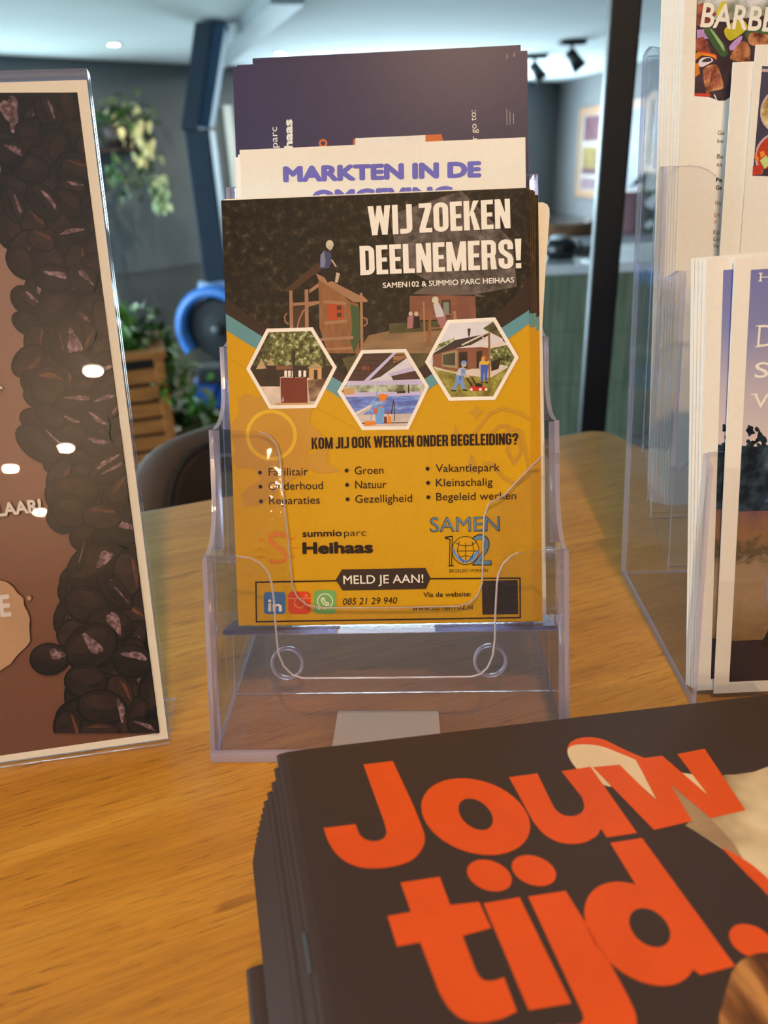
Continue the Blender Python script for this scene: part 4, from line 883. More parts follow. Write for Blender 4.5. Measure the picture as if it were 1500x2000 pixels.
MSky = mat('pale_sky_print', A(212, 186, 176), .4, (50, .06)); MLawn = mat('lawn_print', S(130, 120, 50), .4, (170, .4), detail=6, ramp=[(.36, A(104, 84, 28)), (.54, A(146, 120, 44)), (.68, A(176, 150, 74))]); MRoofD = mat('dark_roof_print', A(58, 42, 34), .4); MPerg = mat('pergola_print', A(210, 172, 146), .4); MDen = mat('light_denim_print', A(112, 128, 160), .4); MDen2 = mat('blue_denim_print', A(58, 80, 140), .4); MRedM = mat('mower_red_print', A(186, 34, 28), .4)
K3 = dict(sc=6.25, ox=820, oy=610)
def h3(z, m, ly): hx(2, z, m, ly, **K3)
h3([(340, 90), (910, 65), (1200, 550), (920, 1060), (360, 1085), (65, 605)], MSky, 0); h3([(150, 640), (1150, 640), (1000, 1090), (300, 1090)], MLawn, .3); h3([(770, 200), (900, 110), (1180, 540), (1000, 330)], MLeavesD, .3); h3([(860, 420), (1080, 400), (1180, 560), (1080, 700), (860, 640)], MLeaves, .4); h3([(180, 480), (230, 390), (420, 310), (430, 340), (240, 440)], MLeaves, .4)
h3([(160, 660), (420, 735), (640, 690), (1000, 640), (1080, 670), (860, 800), (560, 770), (200, 700)], MPerg, .6)
h3([(155, 505), (440, 440), (840, 420), (840, 690), (590, 690), (440, 720), (160, 660)], MBrick, .7); h3([(270, 500), (460, 460), (460, 690), (270, 660)], mat('window_frame_print', A(150, 118, 78), .4), .9); h3([(280, 520), (430, 490), (430, 650), (280, 640)], mat('dark_glass_print', A(70, 60, 40), .4, (90, .3)), 1); h3([(480, 490), (580, 480), (580, 680), (480, 690)], MDkB, 1); h3([(690, 480), (760, 470), (760, 680), (690, 680)], MDkB, 1)
h3([(150, 510), (430, 340), (830, 260), (850, 300), (620, 400), (440, 440), (170, 520)], MRoofD, 1.2); h3([(580, 200), (620, 200), (606, 300), (592, 300)], MDkB, 1.2)
for a, b in (((510, 400), (840, 240)), ((620, 410), (840, 290)), ((760, 300), (840, 370)), ((870, 380), (900, 290)), ((850, 250), (1010, 330)), ((860, 430), (1090, 385))): h3([(a[0], a[1]-9), (b[0], b[1]-9), (b[0], b[1]+12), (a[0], a[1]+12)], MPerg, 1.5)
h3([(640, 410), (840, 400), (990, 350), (1080, 380), (860, 440)], MPerg, 1.4); h3([(832, 250), (858, 250), (856, 830), (836, 830)], MTw, 1.7); h3([(870, 600), (990, 560), (960, 690), (870, 720)], MDkB, 1.1)
# the two printed figures with the mower
h3([(470, 690), (520, 670), (560, 690), (560, 740), (540, 780), (440, 770)], MWhT, 2); h3([(500, 690), (550, 690), (560, 770), (510, 780)], MDen, 2.1); h3([(440, 765), (520, 775), (430, 950), (390, 945), (430, 850)], MDen, 2.1); h3([(480, 775), (525, 790), (555, 930), (520, 940), (480, 850)], MDen, 2.1); h3([(385, 945), (440, 950), (440, 968), (385, 965)], MBlk, 2.2); h3([(525, 938), (580, 945), (580, 962), (525, 960)], MBlk, 2.2); h3([(505, 620), (570, 610), (565, 660), (530, 672), (505, 655)], MSkin, 2.2); h3([(500, 620), (520, 590), (555, 592), (580, 622), (560, 628), (505, 640)], MDen, 2.3)
h3([(520, 750), (600, 780), (600, 800), (540, 790)], MSkin, 2.3); h3([(560, 800), (580, 800), (650, 900), (630, 910)], MBlk, 2.2); h3([(620, 790), (640, 795), (690, 870), (670, 875)], MBlk, 2.2); h3([(612, 915), (640, 900), (780, 905), (820, 940), (815, 960), (620, 960)], MRedM, 2.3); h3([(670, 880), (710, 862), (765, 880), (755, 910), (680, 910)], MBlk, 2.4)
for x in (628, 738, 808): P.pxell((820+x/6.25, 610+942/6.25), 2.7, 2.7, MBord, 10.6)
h3([(725, 610), (750, 590), (820, 600), (850, 590), (850, 610), (820, 650), (740, 660)], MYelL, 2); h3([(740, 640), (825, 640), (830, 690), (818, 840), (790, 840), (785, 720), (770, 840), (742, 840)], MDen2, 2.1); h3([(722, 620), (742, 620), (740, 710), (724, 710)], MSkin, 2.2); h3([(748, 560), (770, 530), (798, 545), (800, 572), (752, 580)], MOrg, 2.3); h3([(750, 575), (790, 572), (785, 600), (755, 600)], MSkin, 2.2); h3([(740, 850), (775, 850), (775, 866), (740, 866)], MBlk, 2.2); h3([(792, 850), (830, 850), (830, 866), (792, 866)], MBlk, 2.2)

# words
P.text('WIJ ZOEKEN', (720, 460.5), (997, 446), 57, MPaper, 9, heavy=True)
P.text('DEELNEMERS!', (704, 538), (1019, 524), 57, MPaper, 9, heavy=True)
P.text('SAMEN102 & SUMMIO PARC HEIHAAS', (748, 563), (1004, 552), 10.5, MPaper, 9, off=.016)
P.text('KOM JIJ OOK WERKEN ONDER BEGELEIDING?', (609, 877), (1012, 868), 22, MInk, 9, heavy=True)
for (x, y) in ((508, 923), (509, 950.5), (510, 979), (677, 919), (678, 947), (679, 975), (835, 915.5), (836, 943), (836.5, 971)): P.pxell((x, y), 3.9, 3.9, MInk, 9)
for t, a, b in (('Facilitair', (525, 929.5), (602, 928)), ('Onderhoud', (525, 957), (631, 955)), ('Reparaties', (526, 985), (625, 983.5)), ('Groen', (693, 926.5), (749, 925)), ('Natuur', (694, 954), (755, 953)), ('Gezelligheid', (694, 982), (805, 980)), ('Vakantiepark', (851, 922), (976, 920)), ('Kleinschalig', (851.5, 950), (962, 948)), ('Begeleid werken', (852, 977.5), (1008, 975))): P.text(t, a, b, 15, MInk, 9, off=.002)
P.text('summio', (591, 1048.5), (668, 1047), 13, MInk, 9, off=.024); P.text('parc', (672, 1047), (715, 1046), 13, MInk, 9, off=-.004); P.text('Heihaas', (591, 1082), (729, 1080), 23, MInk, 9, off=.045)
# sun-shaped S mark
MSun = mat('sun_mark_print', A(214, 106, 28), .4)
P.line([(558, 1046), (550, 1042), (538, 1043), (528, 1049), (526, 1057), (532, 1064), (545, 1072), (556, 1080), (558, 1090), (550, 1097), (538, 1097), (528, 1094)], .0014, MSun, 9); P.line([(529, 1056), (540, 1067), (556, 1080)], .0016, MSun, 9.1)
P.px([(522, 1038), (527, 1043), (540, 1036), (541, 1043), (554, 1039), (559, 1050), (545, 1046), (530, 1050)], MSun, 9.2); P.px([(526, 1099), (540, 1096), (558, 1088), (558, 1098), (551, 1094), (546, 1100), (538, 1097), (530, 1101)], MSun, 9.2)
for a, b in (((506, 1052), (515, 1056)), ((505, 1071), (511, 1071)), ((506, 1089), (514, 1086)), ((567, 1053), (575, 1050)), ((571, 1070), (580, 1069)), ((567, 1085), (575, 1088))): P.line([a, b], .0006, MSun, 9)
# round-the-world mark
MSteel = mat('steel_blue_print', A(92, 112, 122), .4); MBr2 = mat('bright_blue_print', A(84, 120, 168), .4)
P.text('SAMEN', (840, 1039), (976, 1037), 28.5, MInk, 9, off=.012); P.text('SAMEN', (841.5, 1037.8), (974.5, 1035.8), 26.5, MSteel, 10.4, off=-.006)
P.px([(869, 1048), (884, 1046), (883, 1104), (887, 1104), (887, 1106), (873, 1106), (877, 1104), (878, 1054), (869, 1052)], MInk, 9); P.px([(873, 1050.5), (882, 1049), (881, 1103), (879, 1103), (880, 1052)], MYelL, 9.2)
P.text('2', (922, 1104), (960, 1104), 60, MInk, 9, off=.01); P.text('2', (924, 1102.5), (958, 1102.5), 57, MSteel, 10.4, off=-.004)
P.pxell((909, 1075), 27, 28, MInk, 10.8); P.pxell((909, 1075), 25.6, 26.6, MYel, 11); P.px([(884, 1066), (890, 1085), (905, 1100), (925, 1095), (936, 1076), (930, 1076), (912, 1096), (895, 1086)], MBr2, 11.2); P.px([(884, 1066), (890, 1085), (903, 1099), (895, 1094), (885, 1080)], MSteel, 11.4)
for pts in ([(890, 1060), (900, 1065), (909, 1066), (920, 1065), (930, 1059)], [(894, 1076), (934, 1076)], [(898, 1088), (909, 1085), (924, 1088)], [(909, 1060), (910, 1098)], [(897, 1057), (893, 1076), (899, 1090), (906, 1098)], [(922, 1058), (926, 1076), (920, 1090), (912, 1098)]): P.line(pts, .00035, MInk, 11.7)
P.text('BEGELEID WERKEN', (878, 1117.5), (953, 1117), 6, MInk, 9)
# contact strip
P.px([(656, 1132), (668, 1112), (831, 1109), (841, 1129), (832, 1150), (669, 1153)], MDk, 9); P.text('MELD JE AAN!', (671, 1140.5), (827, 1138), 16.5, MPaper, 10, off=.008)
P.line([(658, 1134), (500, 1137), (501, 1214), (1016, 1206), (1015.5, 1129), (840, 1130)], .0007, MInk, 9)
def rsq(c, w, h, r, m, ly):
    pts = []
    for sx_, sy_, a0 in ((1, -1, -90), (1, 1, 0), (-1, 1, 90), (-1, -1, 180)):
        for k in range(6): a = math.radians(a0+18*k); pts.append((c[0]+sx_*(w/2-r)+r*math.cos(a), c[1]+sy_*(h/2-r)+r*math.sin(a)))
    P.px(pts, m, ly)
MLi, MIg, MWa = mat('network_blue_print', A(64, 94, 128), .4), mat('camera_red_print', A(206, 58, 20), .4), mat('phone_green_print', A(112, 146, 70), .4); MIcW = mat('icon_white_print', A(226, 196, 172), .4); MIgL = mat('camera_line_print', A(222, 112, 60), .4)
rsq((536.5, 1177.5), 42, 43, 6, MLi, 9); P.px([(524, 1178), (530, 1178), (530, 1194), (524, 1194)], MIcW, 10); P.pxell((527, 1173.5), 3, 3, MIcW, 10); P.text('n', (533, 1194), (551, 1194), 21, MIcW, 10, off=.03)
rsq((585, 1177), 44, 44, 9, MIg, 9); P.line([(563, 1168.5), (607, 1168)], .0005, MIgL, 9.5); P.pxell((585.5, 1177), 11, 11, MIgL, 10, hole=.82); P.pxell((585.5, 1177), 9, 9, MIg, 10.2); P.pxell((598, 1163), 2.3, 2.3, MIgL, 10)
rsq((635, 1175.5), 44, 46, 9, MWa, 9); P.pxell((635, 1174), 15.5, 15.5, MIcW, 10, hole=.88); P.px([(621, 1190), (624, 1181), (630, 1188)], MIcW, 10); P.line([(629, 1168), (628, 1172), (631, 1178), (637, 1182), (642, 1181), (641, 1177), (637, 1177), (633, 1172), (633, 1168)], .0006, MIcW, 10.2, True)
P.text('085 21 29 940', (670, 1181), (776, 1178.5), 12.5, MInk, 9, off=.004, shear=.18); P.text('Via de website:', (827, 1166), (920, 1164.5), 9.5, MInk, 9, off=.012); P.text('www.samen102.nl', (805, 1192), (923, 1190), 9.5, MInk, 9, off=.008)
P.px([(941, 1134), (1011, 1132.5), (1012, 1199), (942, 1200)], MDk, 9)      # plain dark patch
ff = tag(P.build('flyer'), 'front yellow flyer reading WIJ ZOEKEN DEELNEMERS in the middle holder', 'flyer')
# yellow flyers fanned out behind it (only a strip of each shows on the right)
def back_flyer(du, n, dv, label):
    Q = Print(FM, n); Q.sheet(du, .148+du, dv, .2098+dv, .00022, MYel)
    u0, u1 = .148+du-.02, .148+du-.00004
    ys = [FM.px(1038, y, n)[1]+dv for y in (367, 556, 611, 638)]
    Q.uv([(du+.0004, .2096+dv), (du+.0004, .197+dv), (u0, .197+dv), (u0, ys[1]), (u1, ys[1]), (u1, .2096+dv)], MForest, 1); Q.uv([(u0, ys[1]-.004), (u1, ys[1]+.004), (u1, ys[2]), (u0, ys[2]-.009)], MDk, 2); Q.uv([(u0, ys[2]-.009), (u1, ys[2]), (u1, ys[3]), (u0, ys[3]-.010)], MTeal, 2)
    return tag(Q.build('flyer'), label, 'flyer', 'yellow flyers fanned behind the front one')
for k, (du, dv) in enumerate(((.0013, .0001), (.0024, -.0002), (.0033, .0001), (.0041, -.0001), (.0058, -.0016))): back_flyer(du, -.0011-.0011*k, dv, 'yellow flyer behind the front one, only a strip of its right edge showing')
Q = Print(FM, -.0075); Q.sheet(-.0002, .140, .0, .2128, .00025, MPaper); tag(Q.build('flyer'), 'cream sheet just behind the yellow flyers, a thin strip showing along their top left', 'flyer')
# white card with a rounded corner standing behind the yellow flyers
n_ = -.0105; rc_ = [FM.px(*p, n_) for p in ((1059, 640), (1066, 520), (1073.5, 420), (1073, 407), (1069, 399), (1060, 395))]
mb = MB(); pts = [(.02, .001), (.1565, .001), (.1565, .08)]+rc_+[(.02, rc_[-1][1])]; f0 = Frame((0, 0, 0), (1, 0, 0), (0, 1, 0)); mb.slab(f0, pts, n_-.0003, .0003, MPaper, MPaper)
tag(mb.build('card', mw=FM.M()), 'white card with a rounded corner sticking out right of the yellow flyers', 'card')
# white folded leaflets
nW = -.0285
def wl_(n, u0, u1, v1, name, label, words=False, curl=False):
    Q = Print(FM, n); Q.sheet(u0, u1, .032, v1, .0003, MPaper)
    if words:
        Q.text('MARKTEN IN DE', (553, 356.5), (940, 346.5), 31.5, MInd, 2, off=.06); Q.text('OMGEVING', (609.5, 403), (885, 395), 31.5, MInd, 2, off=.06)
    return tag(Q.build('leaflet'), label, 'leaflet', 'white leaflets in the third tier')
uA = FM.px(478, 286, nW)[0]; uB = FM.px(1026, 268, nW)
wl_(nW, uA-.0028, uB[0], uB[1], 'f', 'front white leaflet reading MARKTEN IN DE OMGEVING', True)
for k, (x, dv) in enumerate(((471, -.0006), (464, -.0012), (458, -.002))): wl_(nW-.0014*(k+1), FM.px(x, 288, nW-.0014*(k+1))[0], uB[0]-.0004*(k+1), uB[1]+dv, 'b', 'white leaflet behind the front one, only its left edge showing')
# navy leaflets
nN = -.0575
MOr = mat('orange_mark_print', A(206, 96, 42), .4)
def nav(n, c1, c2, label, words=False):
    a, b = FM.px(*c1, n), FM.px(*c2, n); Q = Print(FM, n); Q.sheet(a[0], b[0], .088, max(a[1], b[1]), .0003, MNv)
    if words:
        Q.text('summio parc', (545, 372), (541, 248), 13, MPaper, 2); Q.text('Heihaas', (573, 338), (571, 233), 17, MPaper, 2, off=.045); Q.text('r go to:', (932, 272), (929, 215), 12, MPaper, 2)
        Q.pxell((631, 280), 8.5, 8.5, MOr, 2, hole=.5); Q.px([(690, 272), (862, 262), (866, 276), (866, 300), (690, 300)], MOr, 1.5); Q.px([(694, 270), (831, 264), (831, 300), (694, 300)], MPaper, 2)
        for (x, y, l_) in ((990, 214, 30), (996, 218, 26), (1003, 222, 20), (990, 105, 10), (1004, 103, 8)): Q.line([(x, y), (x, y+l_)], .00015, MPaper, 2)
    return tag(Q.build('leaflet'), label, 'leaflet', 'navy leaflets in the rear tier')
nav(nN, (463, 127), (1030, 102), 'front navy leaflet with white sideways lettering', True)
nav(nN-.0012, (454, 131), (1012, 107), 'navy leaflet peeking out left of the front navy one')
nav(nN-.003, (493, 114), (1017, 94), 'rearmost navy leaflet, its top edge peeking out above the front navy one')
# ================================================================== right leaflet holder
ra = onz(1212, 1118, TZ); ru = np.array([.0369, .9993, 0]); rr = np.array([.9993, -.0369, 0]); zv = np.array([0, 0, 1.0]); RW = .171
def RP(w, z, r): return ra-ru*w+rr*r+zv*z
rb = RP(.06, 0, RW/2)
root = tag(empty('leaflet_holder', tuple(rb)), 'clear four tier leaflet holder on the right, seen from its left side', 'leaflet holder')
rp_ = [(.138, .0005), (.115, .122), (.108, .1265), (.095, .120), (.079, .1062), (.0669, .1036), (.055, .170), (.0483, .2013), (.040, .2005), (.028, .196), (.0158, .194), (.007, .225), (.001, .2486), (-.004, .2482), (-.0120, .247), (-.0175, .247), (-.0235, .290), (-.0265, .301), (-.033, .3065), (-.0462, .3085), (-.0545, .307), (-.058, .3045), (.0005, .0005)]
for r0 in (0, RW-T):
    mb = MB(); a = [RP(w, z, r0)-rb for w, z in rp_]; b = [RP(w, z, r0+T)-rb for w, z in rp_]
    mb.face(a, CLEAR); mb.face(b[::-1], CLEAR)
    for i in range(len(a)): j = (i+1) % len(a); mb.face([a[i], a[j], b[j], b[i]], EDGE)
    mb.build('side_panel', root)
def rframe(w0, z0, w1, z1): return Frame(RP(w0, z0, 0), rr, RP(w1, z1, 0)-RP(w0, z0, 0)), math.hypot(w1-w0, z1-z0)
def ushape(L, cut, r=.02, wing=.034):
    c = [(RW-wing+r*(1-1), L)]; pts = [(T, 0), (RW-T, 0), (RW-T, L)]
    for k in range(7): a = math.radians(90+15*k); pts.append((RW-wing+r+r*math.cos(a), L-r+r*math.sin(a)))
    for k in range(7): a = math.radians(15*k); pts.append((RW-wing-r+r*math.cos(a), L-cut+r-r*math.sin(a)))
    for k in range(7): a = math.radians(90-15*k); pts.append((wing+r-r*math.cos(a), L-cut+r-r*math.sin(a)))
    for k in range(7): a = math.radians(15*k); pts.append((wing-r+r*math.cos(a), L-r+r*math.sin(a)))
    return pts+[(T, L)]
fr, L = rframe(.138, .0005, .1085, .127); mb = MB(); mb.slab(fr, ushape(L, .09), -T, T, CLEAR, EDGE, rb); mb.build('front_panel', root)
for (w0, z0, w1, z1, cut, nm) in ((.078, .045, .0478, .2013, .10, 'second_tier_panel'), (.040, .06, .001, .2486, .09, 'third_tier_panel'), (.012, .09, -.0265, .302, .10, 'fourth_tier_panel')):
    fr, L = rframe(w0, z0, w1, z1); mb = MB(); mb.slab(fr, ushape(L, cut), -T, T, CLEAR, EDGE, rb); mb.build(nm, root)
fr, L = rframe(.0015, .001, -.057, .3045); mb = MB(); mb.slab(fr, [(T, 0), (RW-T, 0), (RW-T, L), (T, L)], 0, T, CLEAR, EDGE, rb); mb.build('back_panel', root)
def rshelf(w0, z0, w1, z1):
    fr = Frame(RP(w0, z0, 0), rr, RP(w1, z1, 0)-RP(w0, z0, 0)); L = math.hypot(w1-w0, z1-z0); mb = MB()
    mb.slab(fr, [(T, 0), (RW-T, 0), (RW-T, L), (T, L)], -.002, .002, CLEAR, MTint, rb); mb.build('tier_floor', root)
rshelf(.0755, .047, .044, .062); rshelf(.0375, .062, .012, .093); rshelf(.009, .093, -.012, .093)
fr = Frame(RP(0, 0, 0), rr, -ru); mb = MB(); f_ = Frame(ra, rr, ru); mb.slab(f_, [(T, -.1375), (RW-T, -.1375), (RW-T, -.003), (T, -.003)], .0004, .0022, CLEAR, EDGE, rb); mb.build('base_plate', root)

# --- its contents: white barbecue sheets at the back, bowl sheets, dune leaflets in front
MPinkW = MPaper
LEAN = math.radians(10.9)
def sheetframe(w0, z0, r0, tilt=0.0, lean=LEAN):
    V0 = ru*math.sin(lean)+zv*math.cos(lean); U2 = rr*math.cos(tilt)+V0*math.sin(tilt); V2 = -rr*math.sin(tilt)+V0*math.cos(tilt); return Frame(RP(w0, z0, r0), U2, V2)
MMeat = mat('grilled_meat_print', A(168, 92, 52), .35, (160, .5), detail=8, ramp=[(.36, A(84, 40, 24)), (.5, A(168, 92, 52)), (.66, A(214, 136, 88))]); MMeat2 = mat('red_meat_print', A(150, 66, 46), .35, (120, .4), detail=7, ramp=[(.38, A(96, 40, 32)), (.6, A(178, 88, 62))])
MDkF = mat('dark_pan_print', A(66, 44, 42), .35, (60, .3)); MChil = mat('green_pepper_print', A(70, 82, 46), .3, (60, .3)); MChilL = mat('pepper_shine_print', A(150, 160, 96), .3); MYelF = mat('yellow_pepper_print', A(206, 170, 40), .35, (60, .2)); MOni = mat('red_onion_print', A(176, 120, 150), .35, (80, .2)); MOniL = mat('pale_onion_print', A(222, 186, 196), .35); MRedF = mat('red_pepper_print', A(196, 58, 36), .35, (60, .2)); MOrF = mat('orange_pepper_print', A(224, 118, 34), .35, (50, .2)); MBlur = mat('herb_blur_print', A(150, 144, 112), .4, (50, .4), ramp=[(.4, A(116, 108, 76)), (.6, A(214, 190, 176))])
MTan = mat('text_brown_print', A(84, 58, 42), .4); MRust = mat('text_rust_print', A(176, 106, 70), .4)
wB, zB = .0355, .0655
b0_ = Frame(RP(wB, zB, 0), rr, ru*math.sin(LEAN)+zv*math.cos(LEAN)).px(1338, 5)[0]+.0052
def barb(k, r0, front=False):
    fr = sheetframe(wB-.0011*k, zB, r0, math.radians(1.2)); Q = Print(fr, 0); Q.sheet(0, .146, 0, .2965, .0003, MPaper)
    if front:
        X = lambda z: [(1280+x/6.668, y/6.668) for x, y in z]
        Q.px(X([(541, -60), (1467, -60), (1467, 600), (1467, 900), (910, 1310), (830, 1312), (700, 1265), (508, 1250)]), MDkF, 1)
        B = lambda z, m, l_: Q.px(X(smooth(z, 4) if min(q[0] for q in z) > 545 else z), m, l_)
        B([(541, -60), (1467, -60), (1467, 200), (1000, 260), (560, 260)], MBlur, 1.2); B([(545, 60), (640, 30), (800, 180), (640, 370), (540, 320)], MMeat2, 1.4); B([(800, 150), (870, 20), (930, 60), (880, 180), (820, 240)], MYelF, 1.5)
        B([(540, 390), (650, 380), (690, 500), (540, 540)], MOni, 1.5); B([(530, 500), (620, 480), (690, 560), (720, 680), (640, 690), (525, 660)], MMeat2, 1.6)
        B([(630, 400), (740, 360), (820, 480), (930, 640), (930, 720), (850, 730), (720, 540)], MChil, 1.9); B([(720, 400), (740, 395), (870, 560), (900, 650), (880, 650)], MChilL, 2)
        B([(900, 380), (1100, 250), (1200, 360), (1040, 500), (950, 520)], MYelF, 1.6); B([(1180, 380), (1467, 380), (1467, 560), (1230, 560)], MChil, 1.7); B([(1240, 430), (1467, 460), (1467, 590), (1230, 580)], MMeat, 1.8)
        B([(960, 610), (1060, 500), (1130, 470), (1100, 560), (1000, 660)], MOni, 1.9); B([(1000, 680), (1130, 540), (1220, 600), (1220, 800), (990, 780)], MMeat, 2)
        B([(525, 700), (560, 670), (660, 670), (780, 710), (800, 780), (740, 740), (600, 720), (525, 780)], MOrF, 2); B([(530, 680), (640, 665), (800, 720), (800, 790), (780, 720), (640, 690)], MRedF, 2.1); B([(560, 820), (600, 760), (700, 745), (750, 790), (640, 860), (580, 870)], MOniL, 2.1); B([(610, 790), (660, 760), (720, 760), (720, 800), (620, 810)], MDkF, 2.2); B([(515, 830), (560, 820), (580, 960), (510, 1010)], MOrF, 2)
        B([(630, 900), (700, 850), (800, 850), (860, 1000), (880, 1150), (720, 1190), (670, 1225), (620, 1000)], MMeat, 2.3)
        for z in ([(650, 930), (700, 890), (690, 1000), (650, 1050)], [(740, 900), (790, 880), (760, 1010), (700, 1130)], [(800, 1000), (840, 980), (820, 1100), (770, 1150)]): B(z, MMeat2, 2.4)
        B([(508, 1215), (600, 1215), (720, 1225), (700, 1262), (508, 1250)], MRedF, 2.4); B([(760, 1235), (775, 1235), (805, 1305), (795, 1305)], MOniL, 2.5)
        Q.text('BARBECUE', (1367, 53), (1606, 70), 48, MPaper, 4, off=.02)
        for t, a, b, m, o in (('Ga', (1401, 263.5), (1414, 264), MTan, 0), ('ke', (1400.5, 279), (1412, 279.5), MTan, 0), ('Be', (1399.5, 309.5), (1412, 310), MTan, 0), ('sa', (1399, 325), (1410, 325.5), MTan, 0), ('Pe', (1397.5, 355.5), (1409.5, 356), MInk, .03), ('Ge', (1397, 370.5), (1409, 371), MInk, .03), ('We', (1395.5, 401), (1408, 401.5), MTan, 0), ('BA', (1394, 424), (1405.5, 424.5), MRust, 0), ('A', (1393.5, 437.5), (1399, 437.7), MRust, 0), ('Kip', (1392.5, 457.5), (1404.5, 458), MTan, 0), ('Ge', (1392, 471), (1404, 471.5), MTan, 0), ('Ve', (1392, 484), (1403, 484.5), MTan, 0)): Q.text(t, a, b, 8.5, m, 3, off=o)
    return Q.build('menu_sheet')
tag(barb(0, b0_, True), 'front white menu sheet with a barbecue photo and the letters BARB', 'menu sheet', 'menu sheets at the back of the right holder')
for k in range(1, 8): tag(barb(k, b0_-.0012*k-.0008*(k > 3)), 'white menu sheet behind the barbecue one, only its left edge showing', 'menu sheet', 'menu sheets at the back of the right holder')
wS, zS = .0490, .056
MBowl = mat('bowl_rim_print', A(196, 150, 132), .35); MSlate = mat('slate_print', A(70, 58, 66), .35, (40, .2)); MPasta = mat('noodle_print', A(206, 160, 84), .35, (110, .4), ramp=[(.38, A(156, 108, 50)), (.6, A(232, 190, 120))]); MCuc = mat('cucumber_print', A(188, 186, 100), .35, (60, .15))
def bowlsheet(k, r0px, toppx, front):
    fr0 = sheetframe(wS-.0012*k, zS, 0); u0 = fr0.px(*r0px)[0]; v1 = fr0.px(*toppx)[1]
    fr = sheetframe(wS-.0012*k, zS, u0); Q = Print(fr, 0); Q.sheet(0, .146, 0, v1, .0003, MPaper)
    if front:
        X = lambda z: [(1280+x/6.668, y/6.668) for x, y in z]
        Q.px(X([(1390, 860), (2200, 905), (2120, 2310), (1265, 2290)]), MSlate, 1); Q.px(X([(1390, 895), (2200, 930), (2200, 960), (1385, 935)]), MBowl, 1.2)
        c = Q.q((1280+1640/6.668, 1430/6.668)); r = abs(Q.q((1280+1365/6.668, 1430/6.668))[0]-c[0])
        Q.ell(c, r, r, MBowl, 1.5); Q.ell(c, r*.92, r*.92, MPasta, 1.7)
        rg = random.Random(5)
        for _ in range(26):
            a, q = rg.random()*6.28, r*.8*rg.random()**.5; Q.ell((c[0]+q*math.cos(a), c[1]+q*math.sin(a)), r*.14, r*.05, rg.choice([MPasta, MYelL, MMeat, MChil]), 1.8+.02*_, rg.random()*3)
        c2 = Q.q((1280+1560/6.668, 2010/6.668)); r2_ = r*.98
        pts = [(c2[0]+r2_*math.cos(a), c2[1]+r2_*math.sin(a)) for a in np.linspace(0, 2*math.pi, 40, endpoint=False)]
        lim = Q.q((1280+1290/6.668, 2000/6.668))[0]; lo = Q.q((1430+0, 343))[1]
        cl = lambda p: (max(p[0], Q.q((1280+1330/6.668-(p[1]*0), 1900/6.668))[0]-.0005), max(p[1], lo))
        Q.uv([cl(p) for p in pts], MBowl, 2.4); Q.uv([cl((c2[0]+(p[0]-c2[0])*.9, c2[1]+(p[1]-c2[1])*.9)) for p in pts], MRedF, 2.5)
        for z, m in (([(1300, 1980), (1345, 2060), (1335, 2110), (1290, 2060)], MOrF), ([(1360, 2090), (1440, 2020), (1467, 2060), (1467, 2160), (1420, 2200)], MCuc), ([(1360, 1980), (1410, 1960), (1430, 2020), (1370, 2060)], MOrF), ([(1270, 2160), (1390, 2150), (1390, 2270), (1262, 2285)], MRedF), ([(1400, 2210), (1467, 2190), (1467, 2290), (1390, 2285)], MDkF)): Q.px(X(z), m, 3)
    return Q.build('menu_sheet')
tag(bowlsheet(0, (1460, 300), (1470, 88), True), 'white menu sheet with a photo of food bowls on a slate', 'menu sheet', 'menu sheets in the middle of the right holder')
tag(bowlsheet(1, (1419, 300), (1425, 122), False), 'white menu sheet sticking out left behind the food bowls sheet', 'menu sheet', 'menu sheets in the middle of the right holder')
for k in (2, 3): tag(bowlsheet(k, (1419+k*1.6, 300), (1425, 124), False), 'white menu sheet under the food bowls sheets, only an edge showing', 'menu sheet', 'menu sheets in the middle of the right holder')
MSkyD = None
